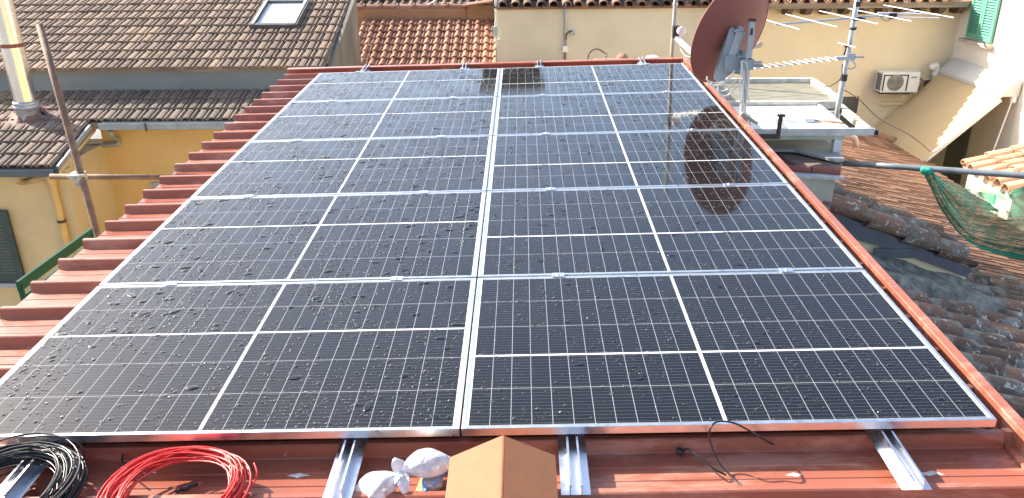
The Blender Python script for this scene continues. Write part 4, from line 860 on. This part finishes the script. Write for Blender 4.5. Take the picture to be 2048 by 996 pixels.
# ================================================================== SATELLITE DISH
RC = V(1.845, 4.20, .525); upd = V(.02, -.39, .875).normalized(); rtd = V(.61, .33, .09); rtd = (rtd - upd*rtd.dot(upd)).normalized(); nd = rtd.cross(upd); nd = -nd if nd.y < 0 else nd
ds = thing('satellite_dish', 'brick red satellite dish seen from behind on a grey post at the roof edge', 'satellite dish', ROOF @ V(1.93, 3.9, -.3))
def dpt(r, th, off=0): return RC + rtd*(.365*r*math.cos(th)) + upd*(.455*r*math.sin(th)) - nd*(.075*(1-r*r) + off)
mb = MB(); nn = 56
for off in (0, .004):
    mb.grid([[dpt(i/12, 2*PI*k/nn, off) for k in range(nn+1)] for i in range(13)])
mb.build('reflector', DISH, ds, 'roof', True)
mb = MB(); mb.tube([dpt(1, 2*PI*k/72, .002) for k in range(72)], .0065, 8, True); mb.build('rim', DISH, ds, 'roof', True)
bk = dpt(0, 0, .004)
# forked tilt bracket: two long cheeks and a plate between the back of the dish and the post
YK = 3.985
def cheek(px, y, dep):
    mb = MB(); mb.prism([at(u, v, y=y) for u, v in px], (0, dep, 0)); return mb
ck = cheek([(1459, 59), (1464, 55), (1470, 57), (1466, 84), (1461, 112), (1456, 148), (1444, 170), (1428, 159), (1440, 126), (1450, 92)], YK, .014)
for u0, v0, u1, v1 in ((1466, 66, 1438, 150), (1458, 62, 1430, 156)): ck.bar(at(u0, v0, y=YK+.06), at(u1, v1, y=YK+.06), .010, .105, (0, 1, 0))
ck.build('tilt_bracket', GREYP, ds)
ck = cheek([(1475, 56), (1481, 52), (1488, 55), (1487, 68), (1476, 100), (1468, 122), (1454, 118), (1464, 90)], YK-.012, .010)
ck.bar(at(1486, 62, y=YK+.05), at(1468, 118, y=YK+.05), .010, .11, (0, 1, 0)); ck.cyl(at(1468, 62, y=YK-.02), at(1486, 60, y=YK-.02), .012)
ck.build('tilt_bracket', GREYM, ds)
cheek([(1451, 112), (1470, 110), (1490, 122), (1488, 150), (1470, 148), (1450, 140)], YK-.030, .012).build('clamp_plate', GREYP, ds)
PX, PY = 1.925, 3.90
zc0 = at(1490, 128, y=PY).z
mb = MB(); pc = V(PX, PY, zc0); bw = ROOF @ (bk - upd*.10 - nd*.10)
for dz in (-.05, .05): mb.bar(bw + V(0, 0, dz*.6), pc + V(-.035, .0, dz), .09, .006)
mb.prism([bw + V(-.035, -.03, -.055), pc + V(-.01, -.036, -.055), pc + V(-.01, -.036, .055), bw + V(-.035, -.03, .055)], (0, .004, 0)); mb.box(pc + V(0, .0, 0), (.075, .08, .075)); mb.cyl(pc + V(.03, .05, -.02), pc + V(.13, .03, -.02), .012, 8); mb.cyl(pc + V(.03, -.05, .02), pc + V(.09, -.05, .02), .010, 8); mb.build('post_clamp', GREYP, ds)
mb = MB(); zt_ = at(1503, 42, y=PY).z
mb.box((PX, PY, (zt_+zc0)/2+.0), (.042, .042, zt_-zc0)); mb.tube([V(PX, PY, zc0), V(PX, PY, -.9)], .026, 14); pst = mb.build('post', GREYM, ds)
mb = MB(); mb.bb(PX-.024, PX+.024, PY-.024, PY+.024, zt_-.002, zt_+.015); mb.bb(PX-.012, PX+.008, PY-.0235, PY-.0215, zt_-.10, zt_-.05); mb.bb(PX-.006, PX+.016, PY-.0235, PY-.0215, zt_-.33, zt_-.27); mb.build('post_cap', RUSTD, pst)
LN = V(1.578, 5.016, .404); ab = dpt(1, -PI/2, .01)
mb = MB(); mb.bar(ab + V(.02, -.10, .0), LN + V(.0, -.02, -.05), .03, .035); mb.build('feed_arm', ALUD, ds, 'roof')
ln = MB(); ln.box(LN + V(.0, .0, -.005), (.055, .07, .10)); ln.build('lnb_bracket', BLACK, ds, 'roof')
ln = MB(); dv = (RC - LN).normalized(); ln.lathe(LN + dv*.02 + V(.02, 0, 0), dv, [(0, -.06), (.026, -.06), (.028, -.0), (.036, .015), (.036, .055), (.025, .062), (0, .064)], 20); ln.build('lnb', M('white_pink_lnb', (.72, .66, .64), .5, 0, .05, 9), ds, 'roof', True)
# smaller second feed behind the right rim
ln = MB(); q = at(1509, 90, y=4.9); ln.lathe(q, (.5, -.6, .1), [(.0, -.07), (.035, -.06), (.042, -.02), (.03, .02), (.022, .07), (0, .075)], 16); ln.cyl(q, q+V(-.05, .12, .0), .012); ln.build('feed_horn', M('grey_beige_horn', (.42, .37, .29), .7, 0, .2, 9), ds, smooth=True)
# coax
mb = MB(); k0_ = at(1483, 122, y=PY-.03); ends = [((1489, 160), (1497, 200), (1499, 240)), ((1486, 160), (1487, 200), (1493, 236)), ((1482, 150), (1478, 190), (1490, 232)), ((1494, 130), (1496, 170), (1491, 225))]
for e_ in ends: mb.tube(smooth_path([k0_ + V(0, 0, .0)] + [at(u, v, y=PY-.04) for u, v in e_] + [at(e_[-1][0]+3, 262, y=PY-.03)], 6), .0045, 6)
for pts in (((1470, 140), (1455, 158), (1438, 166), (1420, 163), (1412, 158)), ((1476, 155), (1460, 175), (1445, 182), (1430, 177), (1422, 165)), ((1478, 168), (1456, 190), (1440, 190)), ((1414, 153), (1420, 170), (1445, 168), (1468, 150)), ((1458, 191), (1446, 193), (1437, 186), (1436, 174))):
    mb.tube(smooth_path([at(u, v, y=PY+.02) for u, v in pts], 6), .0048, 6)
solo(mb, 'coax_cables', CABW, 'white coaxial cables hanging in loops from the dish post', 'cable', smooth=True)
mb = MB(); mb.bar(at(1482, 227, y=3.86), at(1514, 247, y=3.86), .03, .025); solo(mb, 'wood_stick', M('grey_bleached_wood', (.46, .39, .31), .8, 0, .2, 12), 'weathered grey stick lying by the foot of the dish post', 'stick')
# thin mast at the far right corner of the roof
m0 = at(1342.5, 128, y=6.16); mb = MB(); mb.tube([V(m0.x, 6.16, -1.2), V(m0.x, 6.16, 1.9)], .021, 12); tm = thing('mast', 'thin grey steel mast rising behind the far right corner of the panels', 'mast', V(m0.x, 6.16, -1.2)); mb.build('tube', M('dull_mast_steel', (.34, .31, .27), .6, .3, .2, 10), tm, smooth=True)
mb = MB(); zz = at(1351, 8, y=6.16).z; mb.cyl(V(m0.x, 6.16, zz-.012), V(m0.x, 6.16, zz+.012), .027); mb.build('mast_band', GREYM, tm)
mb = MB(); mb.tube(smooth_path([at(1360, 72, y=6.0), at(1358, 85, y=6.0), at(1362, 100, y=6.0), at(1372, 112, y=5.8), at(1400, 118, y=5.2), at(1420, 150, y=4.6)], 8), .004, 6); solo(mb, 'cable', CABW, 'thin pale cable sagging from the mast to the dish', 'cable', smooth=True)
# white vent dome and loose ridge tile behind the far edge
q = at(1305, 118, y=7.2); mb = MB(); mb.lathe(V(q.x, 7.2, q.z-.02), (0, 0, 1), [(.075, -.15), (.075, 0), (.095, .0), (.095, .025), (.07, .05), (.03, .062), (0, .064)], 20); solo(mb, 'vent_dome', WHITE, 'white round vent dome peeking over the far roof end', 'vent', smooth=True)
mb = MB(); q = at(1240, 120, y=7.6)
for k, dx in enumerate((0, .0)): mb.grid([[V(q.x + .075*math.cos(PI*s/8)+yy*.25, 7.6+yy, q.z-.03+.075*math.sin(PI*s/8)) for s in range(9)] for yy in (-.2, .25)], .6)
mb.bb(q.x-.3, q.x+.12, 7.35, 7.9, q.z-.4, q.z-.03); solo(mb, 'ridge_tile', TSAL, 'single rounded clay tile peeking over the far roof end', 'roof tile')

# ================================================================== TV ANTENNA MAST
MX, MY = 3.085, 4.92
am = thing('antenna_mast', 'tall galvanised antenna mast standing behind the canopy corner', 'mast', (MX, MY, -1.6))
zl = at(1680, 205, y=MY).z; xt = at(1717, 0, y=MY).x; mb = MB(); mb.tube([V(MX-.02, MY, -1.6), V(MX-.015, MY, zl), V(MX, MY, .45), V(xt, MY, 1.5)], [.026, .026, .022, .020], 14); mb.build('tube', GREYM, am, smooth=True)
for v, h in ((8, .02), (57, .012), (155, .03), (170, .012)):
    zz = at(1700, v, y=MY).z; f = (zz-zl)/(.9-zl); mb = MB(); x = MX-.012+ (xt-MX+.012)*max(0, f); mb.cyl(V(x, MY, zz-h), V(x, MY, zz+h), .029, 14); mb.build('tape_band', BLACK if v in (8, 57, 155) else GREYM, am)
def rod(mb, c, d, L, r=.0038): d = Vector(d).normalized(); mb.cyl(c - d*L/2, c + d*L/2, r, 8)
zb_ = at(1712, 34, y=MY).z; tt = math.radians(8); bd = V(math.cos(tt), math.sin(tt), .055).normalized(); ed = V(math.sin(tt), -math.cos(tt), 0); P0 = V(at(1712, 34, y=MY).x, MY-.035, zb_)
ya_ = thing('yagi_antenna', 'long aluminium TV antenna with sparse white rods clamped high on the mast', 'antenna', P0)
sc = 7.05/FPX
mb = MB(); A = P0 + bd*((1546-1712)*sc); Bm = P0 + bd*((1832-1712)*sc); mb.bar(A, Bm, .017, .017); mb.build('boom', GREYM, ya_)
for u, L in ((1549, .95), (1615, 1.05), (1690, 1.10), (1752, 1.12), (1832, 1.15)):
    mb = MB(); rod(mb, P0 + bd*((u-1712)*sc) + V(0, 0, .012), ed, L*.88); mb.build('element', WHITE, ya_)
mb = MB(); c = P0 + bd*((1783-1712)*sc); mb.box(c + V(0, 0, -.01), (.06, .05, .05)); mb.build('balun_box', BLACK, ya_)
for dz, dl in ((.015, .0), (-.018, .02)):
    mb = MB(); d2 = (bd + ed*.25).normalized(); mb.cyl(c + V(-.13, 0, dz), c + V(.36+dl, -.06, dz-.01), .006, 8); mb.build('dipole', WHITE, ya_)
mb = MB(); mb.box(P0 + V(0, .02, -.01), (.07, .06, .03)); mb.cyl(P0+V(-.04, -.01, -.01), P0+V(.06, -.01, -.01), .006); mb.build('clamp', BLACK, ya_)
mb = MB(); mb.tube(smooth_path([c + V(.0, 0, -.03), at(1775, 42, y=MY), at(1765, 38, y=MY), at(1760, 31, y=MY)], 6), .003, 6); mb.build('lead', BLACK, ya_, smooth=True)
P1 = V(at(1697, 112, y=MY).x, MY-.035, at(1697, 112, y=MY).z); tt = math.radians(12); e1 = V(math.sin(tt), -math.cos(tt), 0)
ly = thing('comb_antenna', 'aluminium comb shaped TV antenna with many short rods clamped low on the mast', 'antenna', P1)
la, lb = at(1497, 138, y=MY-.15), P1 + V(.06, 0, .0)
mb = MB(); mb.bar(la, lb, .013, .013); mb.build('boom', GREYM, ly)
nE = 12
for k in range(nE):
    f = .03 + .80*k/nE; mb = MB(); rod(mb, la.lerp(lb, f) + V(0, 0, .009), e1, .15+.004*k, .0042); mb.build('element', WHITE, ly)
mb = MB(); c = la.lerp(lb, .87); mb.box(c, (.13, .05, .03)); mb.box(P1, (.07, .06, .06)); mb.cyl(P1+V(0, -.03, 0), P1+V(.11, -.03, .0), .008); mb.tube(smooth_path([c+V(.04, -.03, 0), c+V(.1, -.05, -.05), c+V(.07, -.03, -.09), c+V(.02, -.03, -.05)], 6), .007, 8); mb.build('feed_box', GREYM, ly)
mb = MB(); c = at(1688, 110, y=MY-.04); zz = at(1689, 92, y=MY-.04).z; mb.bar(V(c.x, MY-.04, c.z), V(c.x+.01, MY-.04, zz), .014, .014, (0, 1, 0)); mb.box((c.x+.01, MY-.04, zz), (.04, .03, .015)); mb.build('reflector_post', RUSTD, ly)
mb = MB(); rod(mb, V(c.x+.01, MY-.04, zz+.008), ed, .30); mb.build('element', WHITE, ly)
mb = MB(); mb.tube(smooth_path([at(1685, 128, y=MY-.03), at(1684, 140, y=MY-.03), at(1683, 155, y=MY-.04), at(1665, 170, y=MY), at(1650, 173, y=5.6), at(1628, 174, y=6.05)], 8), .0045, 6); solo(mb, 'cable', BLACK, 'dark cable running from the antenna mast to the canopy rear corner', 'cable', smooth=True)
mb = MB(); mb.tube(smooth_path([V(MX, MY, at(1690, 178, y=MY).z), at(1720, 200, y=6.6), at(1760, 238, y=7.2), at(1820, 270, y=8), at(1862, 304, y=9.4)], 10), .006, 6); solo(mb, 'cable', BLACK, 'thin dark cable stretching from the antenna mast across the awning', 'cable', smooth=True)
# ================================================================== SCAFFOLD POLE AND NET, RIGHT
pa = at(1688, 326, d=6.5); pb = at(2048, 351, d=5.9); pd = (pb-pa); mb = MB(); mb.tube([pa - pd*.02, pa.lerp(pb, .33), pa.lerp(pb, .66), pb, pb + pd*1.2], .024, 14)
solo(mb, 'scaffold_tube', M('grey_scaffold_tube', (.27, .29, .30), .5, .5, .2, 9), 'grey scaffold tube reaching out to the right with green net tied on it', 'scaffold tube', smooth=True)
nt_ = thing('debris_net', 'torn green debris net tied to the scaffold tube and spread over the roofs', 'net', at(1850, 345, d=6.2))
kn = at(1849, 341, d=6.17)
top_e = [at(*p[:2], d=p[2]) for p in ((1851, 338, 6.2), (1885, 362, 6.5), (1925, 378, 6.8), (1960, 389, 7.0), (2000, 391, 6.8), (2048, 378, 6.4), (2110, 360, 6.2))]
bot_e = [at(*p[:2], d=p[2]) for p in ((1847, 346, 6.2), (1862, 375, 6.6), (1885, 425, 7.0), (1925, 478, 7.2), (1975, 505, 7.3), (2048, 522, 7.3), (2130, 545, 7.0))]
te = smooth_path(top_e, 7); be = smooth_path(bot_e, 7); rows = []; nn = 16
for i, (p, q) in enumerate(zip(te, be)):
    f = i/(len(te)-1); row = []
    for k in range(nn+1):
        g_ = k/nn; s = p.lerp(q, g_); s = s + V(0, 0, -.05*math.sin(PI*g_)*min(1, f*2)) + V(0, 1, .3)*(.03*math.sin(14*g_+1.5)*min(1, f*3)) + V(0, 0, .012*math.sin(31*g_+4*f)); row.append(s)
    rows.append(row)
mb = MB()
for k in range(nn):
    # hem and gathered folds are denser than the loose middle
    mb.grid([[r[k], r[k+1]] for r in rows], .75 if k in (nn-1, nn-2) else .1 if k == 0 else (.35 if k in (5, 11, 12) else .0))
mb.build('mesh_sheet', NET, nt_, smooth=True)
mb = MB(); mb.lathe(kn, pd, [(.0, -.03), (.024, -.027), (.033, -.008), (.027, .012), (.032, .03), (.026, .05), (.0, .055)], 14)
for k in range(5): mb.tube(smooth_path([kn + V(.01*k, -.035, .01), te[4+3*k].lerp(be[4+3*k], .2*k)+V(0, -.01, .01), te[9+4*k].lerp(be[9+4*k], .22*k+.04)+V(0, -.01, .01)], 8), [.007-.004*i/16 for i in range(17)], 6)
mb.build('gathered_knot', M('bunched_green_net', (.03, .36, .24), .7, 0, .3, 40, bump=.6, bscale=90), nt_, smooth=True)
# ================================================================== TREES FAR BEHIND
def tree(x, y, h, rad, lab, seed):
    q = random.Random(seed); zb = GZ; t = thing('tree', lab, 'tree', (x, y, zb), 'trees beyond the roofs')
    mb = MB(); mb.tube([V(x, y, zb), V(x+.1, y, zb+h*.4), V(x-.05, y+.1, zb+h*.8)], [.18, .13, .05], 8)
    for k in range(6): a = q.uniform(0, 6.28); z = zb+h*q.uniform(.4, .7); mb.tube([V(x, y, z), V(x+rad*.6*math.cos(a), y+rad*.6*math.sin(a), z+h*.15)], [.06, .02], 6)
    mb.build('trunk', BARK, t, smooth=True); mb = MB()
    cl = [(V(x, y, zb+h*.75) + V(q.gauss(0, .5)*rad, q.gauss(0, .5)*rad, q.gauss(0, .3)*rad), q.uniform(.2, .5)*rad) for _ in range(22)]
    for c, r in cl:
        rv = q.random()
        for _ in range(90):
            p = c + V(q.gauss(0, 1), q.gauss(0, 1), q.gauss(0, 1)).normalized()*r*q.uniform(.5, 1.05); a = V(q.gauss(0, 1), q.gauss(0, 1), q.gauss(0, 1)).normalized()*.09; b = a.cross(V(q.gauss(0, 1), q.gauss(0, 1), q.gauss(0, 1))).normalized()*.05
            mb.poly([p-a, p+b, p+a, p-b], rv)
    mb.build('crown', LEAF, t)
LF = NT('leaves'); LF.set(col=LF.ramp(LF.attr(), [(0, (.03, .05, .018)), (1, (.075, .105, .035))]), rough=.6); LEAF = LF.m
tree(-5.2, 25, 6.6, 1.6, 'dark leafy tree beyond the orange roof, against its ridge tiles at the left', 4)
tree(-2.4, 26, 6.9, 1.7, 'dark leafy tree beyond the dark roof, right of the other tree', 9)
